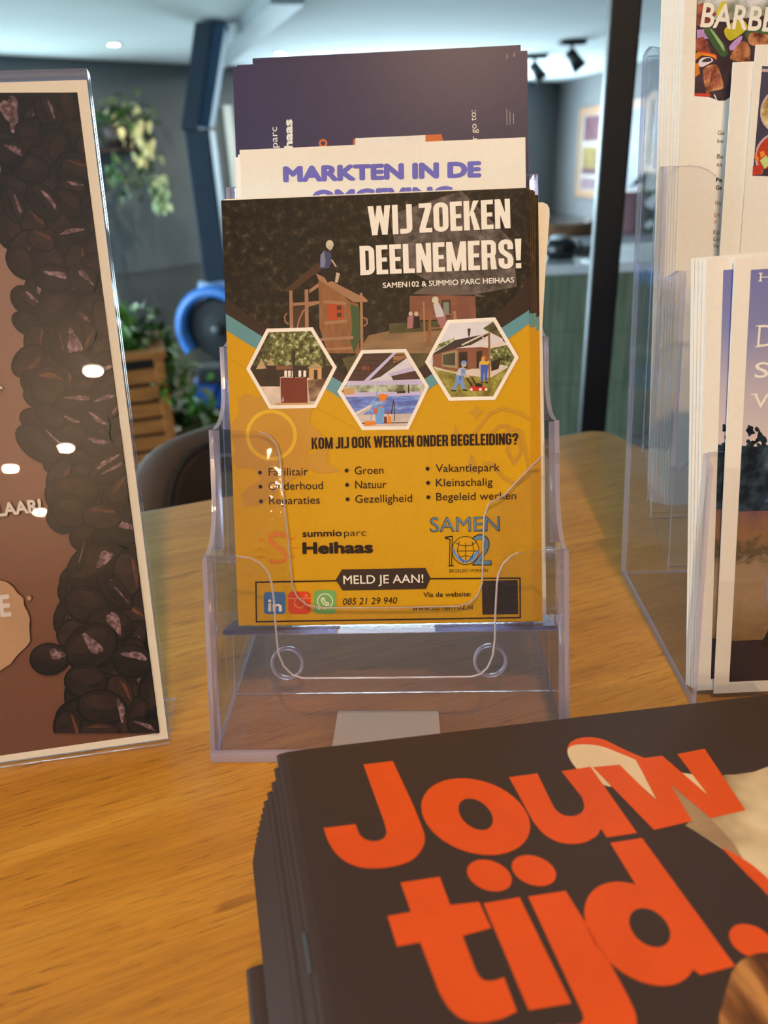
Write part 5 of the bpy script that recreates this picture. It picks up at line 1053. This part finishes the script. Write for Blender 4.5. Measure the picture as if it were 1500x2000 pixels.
def dune(w0, r0, tilt, front, n, label, plain=False):
    fr = sheetframe(w0, .004, r0, tilt); Q = Print(fr, 0); Q.sheet(0, .148, 0, .2125, .0006, MPaper)
    i0 = .0074
    vt, vb = .2072, .0062
    MSk = mat_vert('dusk_sky_print', [(0, A(212, 172, 150)), (.35, A(186, 156, 148)), (.7, A(132, 118, 140)), (1, A(118, 106, 140))], .125, .207, (40, .04), .35)
    MHe = mat_vert('heath_print', [(0, A(120, 84, 50)), (.3, A(158, 118, 84)), (.52, A(150, 110, 76)), (.6, A(84, 66, 40)), (.7, A(140, 92, 56)), (.84, A(128, 80, 62)), (.93, A(96, 66, 70)), (1, A(60, 62, 78))], .0287, .106, (160, .4), .35)
    MTree = mat('dark_tree_print', A(34, 34, 36), .35, (120, .5), detail=8, ramp=[(.42, A(24, 26, 30)), (.58, A(50, 58, 62)), (.7, A(96, 92, 84))]); MBlue = mat('dusk_blue_print', A(70, 84, 112), .35, (60, .3))
    u1 = .140
    Q.uv([(i0, .104), (u1, .104), (u1, vt), (i0, vt)], MSk, 1); Q.uv([(i0, vb+.0225), (u1, vb+.0225), (u1, .106), (i0, .106)], MHe, 1.2); Q.uv([(i0, vb), (u1, vb), (u1, vb+.0225), (i0, vb+.0225)], mat('near_black_print', A(40, 31, 36), .36), 1.2)
    rg = random.Random(11); Q.uv([(i0, .096), (u1, .092), (u1, .112), (i0, .128)], MTree, 1.5); Q.uv([(i0+.012, .100), (u1, .094), (u1, .106), (i0+.02, .109)], MBlue, 1.7)
    for _ in range(260 if front else 60):
        t = rg.random(); u = i0+.002+t*(.030 if front else .008); Q.ell((max(u, i0+.0028), .112+rg.random()**1.3*(.012+.014*math.sin(t*5+1)**2)), (.0009+rg.random()*.0012), (.0005+rg.random()*.0006), MTree, 2+_*.002, rg.random()*3, 9)
    if front:
        for k in range(60): t = k/60; Q.ell((i0+.022+t*.014+rg.uniform(-.0015, .0015), .124+t*.026+rg.uniform(-.002, .002)), .0014*(1.1-t*.6), .0007, MTree, 2.7+k*.002, 1+rg.random(), 9)
        Q.px([(1484, 1262), (1500, 1230), (1530, 1225), (1530, 1268)], MBlk, 2.9)
        Q.text('H', (1483, 549.5), (1507, 549), 16, MPaper, 4, off=-.01); Q.text('D', (1478, 678), (1512, 677), 43, MPaper, 4, off=-.01); Q.text('S', (1473, 738.5), (1500, 737), 30, MPaper, 4, off=.01); Q.text('V', (1470, 797), (1500, 796), 27, MPaper, 4, off=.01)
        # slab serifs
        for (x0, x1, y) in ((1475, 1484, 676), (1476, 1485, 636), (1466, 1480, 769), (1481, 1488, 548), (1481.5, 1488.5, 533)): Q.px([(x0, y), (x1, y-.4), (x1, y+2), (x0, y+2.2)], MPaper, 4.5)
    return tag(Q.build('leaflet'), label, 'leaflet', 'leaflets with a dusk heath picture in the right holder')
T15 = math.radians(1.5)
dune(.1325, .0128, T15, True, 0, 'front leaflet with a dusk sky and dark pine, propped in the right holder')
dune(.1300, .0045, math.radians(2.3), False, 1, 'second leaflet with a dusk sky, sticking out left of the front one')
for k in range(4): dune(.1290-.0013*k, .0040-.0009*k, math.radians(2.5+.1*k), False, 2, 'leaflet in the right holder behind the two dusk sky ones, only its white edge showing')

# ================================================================== sign holder with the coffee bean poster
pa = onz(330, 1453, TZ); ub = onz(330, 1453, TZ)-onz(0, 1500, TZ); ub /= np.linalg.norm(ub); bk_ = np.array([-ub[1], ub[0], 0]); LP = math.radians(20.2)
FP = Frame(pa+np.array([0, 0, .0008]), ub, bk_*math.sin(LP)+zv*math.cos(LP))
q_ = lambda x, y: FP.px(x, y, 0)
vtop = q_(166, 156)[1]; vac = q_(165, 139)[1]
root = tag(empty('sign_holder', tuple(FP.P(-.1, 0, 0))), 'clear slanted acrylic sign holder on the left with the coffee poster in it', 'sign holder'); hb2 = FP.P(-.1, 0, 0)
UL = -.2125; NF = .0011
mb = MB(); mb.slab(FP, [(UL, .0005), (.0012, .0005), (.0012, vac), (UL, vac)], NF, .0016, FLAT, EDGE, hb2); mb.build('front_pane', root)
mb = MB(); mb.slab(FP, [(UL, .0012), (.0012, .0012), (.0012, vac-.0025), (UL, vac-.0025)], -.0032, .0016, CLEAR, EDGE, hb2); mb.build('back_pane', root)
mb = MB(); mb.slab(FP, [(UL, vac-.0024), (.0012, vac-.0024), (.0012, vac), (UL, vac)], -.0032, .0042, mat_acrylic('grey_acrylic_fold', (.70, .72, .76), .06, .25, (.6, .62, .68)), EDGE, hb2); mb.build('top_fold', root)
FB2 = Frame(pa, ub, bk_); mb = MB(); mb.slab(FB2, [(UL, .0065), (.0012, .0065), (.0012, .034), (UL, .034)], .0004, .0016, CLEAR, EDGE, hb2); mb.build('base_plate', root)
MCof = mat_vert('coffee_table_print', [(0, A(112, 62, 38)), (.3, A(124, 72, 48)), (.55, A(136, 88, 68)), (.8, A(150, 104, 84)), (1, A(140, 96, 76))], .0, .30, (70, .06), .3)
MB1, MB2, MB3, MB4, MB5 = mat('bean_black_print', A(14, 8, 7), .3, (90, .3)), mat('bean_dark_print', A(32, 19, 16), .3, (120, .35)), mat('bean_brown_print', A(46, 27, 21), .3, (140, .35)), mat('bean_shine_print', A(126, 86, 84), .3, (420, .6), detail=8, ramp=[(.38, A(70, 42, 40)), (.52, A(112, 76, 74)), (.66, A(158, 116, 112))]), mat('bean_amber_print', A(92, 48, 28), .3, (200, .4))
MSpl = mat('splash_print', A(176, 124, 88), .3); MLet = mat('poster_letter_print', A(206, 176, 156), .3)
Q = Print(FP, 0.0, .000006); Q.sheet(-.2115, .0, .0022, vtop, .0003, MPaper)
iu = [q_(151, 180), q_(312, 1431), q_(0, 1478), q_(0, 182)]
iu[2] = (-.2035, iu[2][1]-.0); iu[3] = (-.2035, iu[3][1]); Q.uv(iu, MCof, 1)
rgt = lambda y: 151+(y-180)*(312-151)/(1431-180)
bnd = [(180, -40), (420, -20), (455, 30), (520, 40), (560, 60), (600, 48), (640, 50), (720, 55), (780, 70), (830, 75), (860, 95), (900, 105), (960, 118), (1010, 112), (1040, 155), (1080, 175), (1110, 140), (1160, 128), (1220, 130), (1260, 150), (1300, 160), (1340, 140), (1400, 145), (1431, 130)]
def bx(y):
    for (y0, x0), (y1, x1) in zip(bnd, bnd[1:]):
        if y0 <= y <= y1: return x0+(x1-x0)*(y-y0)/(y1-y0)
    return bnd[-1][1]
def inpoly(pts):        # keep a polygon within the printed picture
    out = []
    for x, y in pts: y = min(max(y, 181.0), 1430); out.append((min(x, rgt(y)-.3), min(y, 1430)))
    return out
placed = []; rgb = random.Random(8)
Q.px([(-60, 181)]+[(bx(y)+14, y) for y in range(181, 1431, 14)]+[(rgt(1430), 1431), (rgt(181), 181)], MB1, 2.5)
def bean(c, a, b, rot, kind=0, rg=None):
    ph = 1+max([q[3] for q in placed if math.hypot(q[0]-c[0], q[1]-c[1]) < (q[2]+max(a, b))*.95], default=0); placed.append((c[0], c[1], max(a, b), ph)); l0 = 4*ph; E = lambda cx_, cy2, f, g2, dx=0, dy=0: inpoly([(cx_+dx*math.cos(rot)-dy*math.sin(rot)+f*a*math.cos(t)*math.cos(rot)-g2*b*math.sin(t)*math.sin(rot), cy2+dx*math.sin(rot)+dy*math.cos(rot)+f*a*math.cos(t)*math.sin(rot)+g2*b*math.sin(t)*math.cos(rot)) for t in np.linspace(0, 2*math.pi, 22, endpoint=False)])
    def patch(f, g2, dx, dy, m, l_):
        pts = []; ph_ = rgb.random()*6
        for k in range(16):
            t = 2*math.pi*k/16; w = 1+.22*math.sin(3*t+ph_)+rgb.uniform(-.12, .12); X_, Y_ = dx+w*f*a*math.cos(t), dy+w*g2*b*math.sin(t)
            pts.append((c[0]+X_*math.cos(rot)-Y_*math.sin(rot), c[1]+X_*math.sin(rot)+Y_*math.cos(rot)))
        Q.px(inpoly(pts), m, l_)
    if kind == 2 and a <= 31: patch(.9, .75, 0, 0, MB4, l0+1); return
    Q.px(E(c[0], c[1], 1, 1), MB1, l0); Q.px(E(c[0], c[1], .9, .86, 0, -b*.06), MB2 if kind != 3 else MB3, l0+1)
    if kind == 1:      # crease side up
        Q.px(E(c[0], c[1], .7, .42, -a*.05, -b*.25), MB3, l0+2); Q.px(E(c[0], c[1], .82, .09, 0, b*.12), MB1, l0+3); patch(.5, .13, a*.1, -b*.45, MB4, l0+3)
    elif kind == 2: patch(.6, .2, a*.08, -b*.35, MB4, l0+2)
    elif kind == 3: patch(.6, .13, 0, -b*.5, MB5, l0+2)
    else: Q.px(E(c[0], c[1], .7, .4, 0, -b*.3), MB3, l0+2)
rg = random.Random(21)
for y in range(175, 1440, 38):
    x = bx(min(max(y, 180), 1431))+10
    while x < rgt(min(max(y, 180), 1431))+10:
        bean((x+rg.uniform(-9, 9), y+rg.uniform(-9, 9)), rg.uniform(30, 44), rg.uniform(22, 30), rg.uniform(0, 3.1), rg.choice([0, 0, 0, 2, 0, 3, 1])); x += rg.uniform(40, 58)
for c, a, b, rot, k in (((90, 215), 34, 24, 1.2, 1), ((20, 215), 30, 24, 1.3, 2), ((85, 395), 46, 28, .9, 1), ((25, 400), 40, 22, 1.2, 1), ((60, 330), 40, 30, .2, 0), ((20, 300), 34, 28, .5, 2), ((150, 330), 34, 20, .3, 3), ((140, 460), 40, 22, -.2, 2), ((95, 505), 40, 28, .6, 0), ((80, 470), 30, 22, .5, 3), ((105, 545), 40, 28, .2, 2), ((110, 605), 44, 34, -.4, 0), ((160, 545), 34, 24, .8, 2), ((130, 665), 38, 52, .1, 0), ((145, 672), 30, 17, 1.35, 2), ((117, 665), 34, 9, 1.4, 1), ((160, 715), 34, 26, .6, 0), ((95, 755), 36, 42, .2, 3), ((150, 785), 44, 22, .0, 2), ((205, 785), 34, 20, -.3, 2), ((100, 815), 34, 20, .6, 0), ((78, 868), 54, 31, .62, 0), ((105, 858), 40, 9, .72, 2), ((190, 870), 34, 24, .2, 2), ((214, 915), 46, 30, -.55, 1), ((222, 920), 40, 16, -.5, 2), ((240, 955), 34, 20, -.9, 3), ((150, 960), 46, 34, .1, 0), ((140, 1000), 38, 34, .3, 0), ((240, 1035), 40, 30, .3, 2), ((200, 1010), 40, 26, .1, 3), ((190, 1110), 64, 52, -.6, 0), ((162, 1085), 34, 8, -1.3, 2), ((205, 1090), 22, 14, -.9, 2), ((250, 1120), 44, 30, 1.4, 3), ((225, 1155), 46, 22, .8, 2), ((232, 1160), 40, 11, .85, 1), ((170, 1180), 44, 38, .3, 0), ((215, 1220), 46, 36, .2, 0), ((225, 1215), 26, 14, 1.1, 2), ((180, 1262), 56, 46, -.5, 0), ((183, 1258), 26, 15, .8, 2), ((97, 1286), 38, 32, 0, 0), ((113, 1276), 17, 13, .3, 2), ((260, 1290), 40, 34, .2, 2), ((170, 1330), 44, 36, .1, 0), ((235, 1350), 36, 26, 1.1, 3), ((200, 1380), 50, 36, .1, 0), ((238, 1385), 26, 8, 1.4, 2), ((280, 1420), 34, 20, .4, 2), ((195, 1425), 40, 16, 0, 3)): bean(c, a, b, rot, k)
L0 = 4*max(q[3] for q in placed)+6; print('bean layers', L0)
sp_ = []
rg = random.Random(4)
for k in range(40):
    a = 2*math.pi*k/40; r = 92+rg.uniform(-5, 5)+5*math.sin(5*a); sp_.append((max(-30+r*math.cos(a), -110), 1222+r*.98*math.sin(a)))
Q.px(sp_, MSpl, L0+.1)
for c, r in (((59, 1167), 4.5), ((36, 1255), 6), ((39, 1247), 2.5)): Q.pxell(c, r, r, MSpl, L0, seg=12)
Q.text('E', (4, 1204), (25, 1202), 43, MLet, L0+3, off=.03); Q.text('LAAR!', (-3, 1009), (85, 999), 26, MLet, L0+3, off=.04); Q.text('K', (-22, 763), (9, 760), 32, MLet, L0+3, off=.03)
tag(Q.build('poster'), 'coffee bean poster with a white border in the slanted sign holder', 'poster')

# ================================================================== stack of magazines in front
MCov = mat('dark_brown_cover', S(66, 52, 46), .38, (14, .04)); MPg = mat('magazine_pages', S(196, 186, 170), .7, (300, .05)); MOrC = mat('orange_cover_ink', S(236, 92, 22), .36); MCream = mat('cream_cover_ink', S(240, 220, 184), .38); MPhoto = mat('faded_photo_ink', S(210, 190, 150), .38, (22, .3), detail=3, ramp=[(.36, S(140, 122, 96)), (.5, S(216, 198, 160)), (.62, S(240, 226, 190))]); MHair = mat('brown_hair_ink', S(134, 88, 46), .38, (30, .5), stretch=(3, .7, 1), ramp=[(.36, S(84, 50, 26)), (.5, S(140, 92, 48)), (.66, S(206, 150, 86))]); MGreyC = mat('taupe_photo_ink', S(176, 150, 116), .38, (30, .15)); MStap = mat('staple_steel', S(170, 170, 172), .3, metal=1)
NM, T0, MWd_, MH = 18, .0028, .230, .297
n_ = np.array([.1, 0, 1.0]); n_ /= np.linalg.norm(n_)
ZT = TZ+NM*T0+.0002
O0 = onz(540, 1470, ZT); U0 = onpl(1500, 1355, O0, n_)-O0; psi = math.atan2(U0[1], U0[0])
zt_ = [.0, .02, .03, .04, .045, .05]; dxs = [-.0144, -.0100, -.0074, -.0045, -.0015, 0]; dys = [-.0097, -.0149, -.0141, -.0124, -.0084, 0]
def magframe(k):
    s = .1*(k+1)/NM*math.cos(0); z = .0002+T0*(k+1); dx = np.interp(z*.05/(NM*T0), zt_, dxs); dy = np.interp(z*.05/(NM*T0), zt_, dys)
    o = np.array([O0[0]+dx, O0[1]+dy, TZ+z]); U2 = np.array([math.cos(psi), math.sin(psi), -s]); V2 = np.array([-math.sin(psi), math.cos(psi), 0]); return Frame(o, U2, V2)
t1 = T0-.1/NM*MWd_*1.0
def cover_profile(ins):
    top = [(MWd_, -ins), (.016, -ins), (.009, -ins-.00006), (.004, -ins-.0003), (.0012+ins, -ins-.0008), (ins, -T0/2)]
    bot = [(.0012+ins, -T0+ins+.0008), (.004, -T0+ins+.0003), (.009, -T0+ins+.00006), (.016, -T0+ins+(T0-t1)*.016/MWd_), (MWd_, -t1+ins)]
    return top+bot
def add_cover(mb):
    A_, B_ = cover_profile(.00002), cover_profile(.00022); lp = A_+B_[::-1]
    mb.grid([[(u, -MH, n) for u, n in lp], [(u, 0, n) for u, n in lp]], MCov, True, False); mb.face([(u, -MH, n) for u, n in lp][::-1], MCov); mb.face([(u, 0, n) for u, n in lp], MCov)
def pages(root):
    mb = MB(); lp = [(max(u+.0004, .0012), n) for u, n in cover_profile(.0003)]; lp = [(min(u, MWd_-.0008), n) for u, n in lp]
    mb.grid([[(u, -MH+.0006, n) for u, n in lp], [(u, -.0006, n) for u, n in lp]], MPg, True, False); mb.face([(u, -MH+.0006, n) for u, n in lp][::-1], MPg); mb.face([(u, -.0006, n) for u, n in lp], MPg)
    return mb.build('pages', root, weld=False)
def staple(root, v):
    mb = MB(); mb.box((-.0007, v-.0065, -T0/2-.0004), (-.00005, v+.0065, -T0/2+.0004), MStap); return mb.build('staple', root)
f0 = magframe(0); 
# plain magazine, copied down the stack
pm_ = empty('magazine', (0, 0, 0), mw=f0.M()); c_ = MB(); add_cover(c_); c_.build('cover', pm_, weld=False); pages(pm_)
LBM = 'dark brown magazine in the stack below the top one, only its spine edge showing'
tag(pm_, 'dark brown magazine at the bottom of the stack, jutting out at the left', 'magazine', 'stack of dark brown magazines')
off0 = onz(481, 1897, TZ+.001); m0 = f0.M(); m0.translation = Vector((off0[0], off0[1], m0.translation[2])); pm_.matrix_world = m0
kids = list(pm_.children)
for k in range(1, NM-1):
    c = pm_.copy(); COL.objects.link(c); fk = magframe(k); mk = fk.M()@Matrix.Rotation(math.radians(rg.uniform(-.25, .25)), 4, 'Z'); c.matrix_world = mk; c['label'] = LBM
    for h in kids: d = h.copy(); COL.objects.link(d); d.parent = c
ft = magframe(NM-1); tm = tag(empty('magazine', (0, 0, 0), mw=ft.M()), 'top magazine with big orange letters Jouw tijd on dark brown', 'magazine', 'stack of dark brown magazines')
Q = Print(ft, 0.0, .00003); add_cover(Q)
Z2 = lambda z: [(460+x/1.4423, 1350+y/1.4423) for x, y in z]
Z5 = lambda z: [(1100+x/3.75, 1380+y/3.75) for x, y in z]
def arc(pts, k=6):      # open smooth run
    out = []
    for i in range(len(pts)-1):
        p0 = np.array(pts[max(i-1, 0)], float); p1 = np.array(pts[i], float); p2 = np.array(pts[i+1], float); p3 = np.array(pts[min(i+2, len(pts)-1)], float)
        for t in np.linspace(0, 1, k, endpoint=False): out.append(tuple(.5*((2*p1)+(-p0+p2)*t+(2*p0-5*p1+4*p2-p3)*t*t+(-p0+3*p1-3*p2+p3)*t**3)))
    return out+[pts[-1]]
def sell(c, sx_, sy_, sxy, n=40):
    l11 = sx_; l21 = sxy/sx_; l22 = math.sqrt(max(1e-6, sy_*sy_-l21*l21)); return [(c[0]+l11*math.cos(t), c[1]+l21*math.cos(t)+l22*math.sin(t)) for t in np.linspace(0, 2*math.pi, n, endpoint=False)]
Lq = lambda pts, m, l_: Q.px(pts, m, l_)
# picture and swoosh first
Lq(Z5([(1180, 500), (1260, 498), (1400, 478), (1500, 440), (1700, 380), (2300, 300), (2300, 2200), (1900, 1900), (1700, 1640), (1500, 1370), (1340, 1160), (1160, 1040), (1080, 985), (900, 870)]), MPhoto, 1)
Lq(Z5(arc([(1150, 1025), (1340, 1130), (1500, 1262), (1640, 1440), (1760, 1660), (1800, 1800)])+arc([(1760, 1760), (1640, 1580), (1500, 1385), (1350, 1235)])), MOrC, 1.5)
Lq(Z5([(945, 840), (1080, 820), (780, 565), (700, 600)]), MGreyC, 1.6); Lq(Z5([(890, 868), (1080, 820), (1250, 1000), (1330, 1140), (1150, 1020)]), MGreyC, 1.3)
Lq(Z5(arc([(28, 330), (38, 285), (65, 255), (120, 232), (200, 225), (290, 240), (380, 282), (480, 330), (600, 380)])+[(690, 400), (530, 400), (300, 330)]), MOrC, 2)
Lq(Z5(arc([(30, 318), (60, 290), (130, 278), (220, 282), (300, 298), (420, 345), (530, 390)])+[(700, 700), (415, 440), (345, 590), (280, 570), (190, 445), (100, 458)]+arc([(100, 458), (62, 410), (36, 360), (30, 318)])), MCream, 2.4)
Lq(Z5([(860, 485), (975, 500), (1075, 660)]), MCream, 2.4)
# Jouw
Lq(Z2([(360, 207), (443, 197)]+arc([(500, 320), (522, 375), (533, 410), (528, 440), (505, 470), (470, 488), (420, 498), (365, 499), (320, 486), (285, 460), (262, 425), (248, 386)])+[(338, 375)]+arc([(348, 402), (362, 416), (384, 423), (405, 421), (420, 412), (425, 396), (418, 368)])), MOrC, 4)
Lq(Z2(sell((676.5, 354), 153.5, 108.5, 4300)), MOrC, 4); Lq(Z2(sell((676.5, 347.5), 48.5, 44.5, 800)), MCov, 4.5)
Lq(Z2([(770, 243), (850, 232)]+arc([(888, 310), (903, 335), (925, 350), (952, 352), (974, 343), (982, 325), (976, 300)])+[(918, 226), (1000, 213), (1131, 400), (1045, 413)]+[(1030, 388)]+arc([(1018, 408), (985, 426), (945, 431), (905, 424), (870, 404), (840, 370), (815, 325)])), MOrC, 4)
Lq(Z5([(215, 445), (412, 427), (690, 700), (530, 385), (725, 362), (1060, 650), (835, 350), (1035, 310), (1335, 760), (1080, 820), (780, 565), (945, 840), (665, 905)]), MOrC, 4.2)
# tijd.
Lq(Z2([(465, 540), (575, 523), (605, 603), (686, 594), (720, 668), (640, 690)]+arc([(672, 775), (684, 800), (702, 815), (730, 815), (756, 806)])+[(793, 903)]+arc([(755, 922), (715, 932), (670, 934), (630, 920), (598, 890), (574, 850)])+[(520, 708), (455, 720), (428, 634), (494, 622)]), MOrC, 4)
Lq(Z2([(698, 598), (800, 581), (946, 880), (826, 900)]), MOrC, 4)
Lq(Z2([(824, 579), (930, 563)]+arc([(1040, 740), (1110, 870), (1130, 930), (1120, 985), (1075, 1015), (1010, 1020), (950, 1000)])+[(905, 940)]+arc([(940, 944), (970, 938), (980, 918), (968, 888)])), MOrC, 4)
Lq(Z2(sell((715, 520), 63, 45, 800)), MOrC, 4); Lq(Z2(sell((840.5, 506), 62.5, 44, 800)), MOrC, 4)
Lq(Z2(sell((1140, 684), 158, 147, 9300)), MOrC, 4); Lq(Z2(sell((1166.5, 667), 58, 55, 1100)), MCov, 4.6)
Lq(Z2([(1055, 428), (1145, 414), (1407, 775), (1310, 801), (1283, 780), (1225, 690), (1160, 600)]), MOrC, 4.3)
Lq(Z2(sell((1452, 704), 62, 48, 1000)), MOrC, 4)
Lq(Z2(smooth([(1372, 880), (1400, 790), (1440, 750), (1500, 738), (1580, 760), (1620, 840), (1600, 940), (1480, 1010), (1380, 980), (1362, 930)])), MHair, 5)
Q.build('cover', tm); pages(tm); staple(tm, -.085)

# ================================================================== warm lamps over and behind the viewer
for (x, y), w in (((-.33, -1.98), 24), ((-.52, -2.73), 24), ((-.79, -2.96), 25), ((-.78, -3.67), 20)):
    downlight((x, y), 'warm recessed ceiling light behind the viewer, mirrored in the poster', 'recessed lights over the tables', w, .034)
downlight((.1, -.35), 'warm recessed ceiling light above the front of the bar table', 'recessed lights over the tables', 11, .034)
bpy.context.view_layer.update()
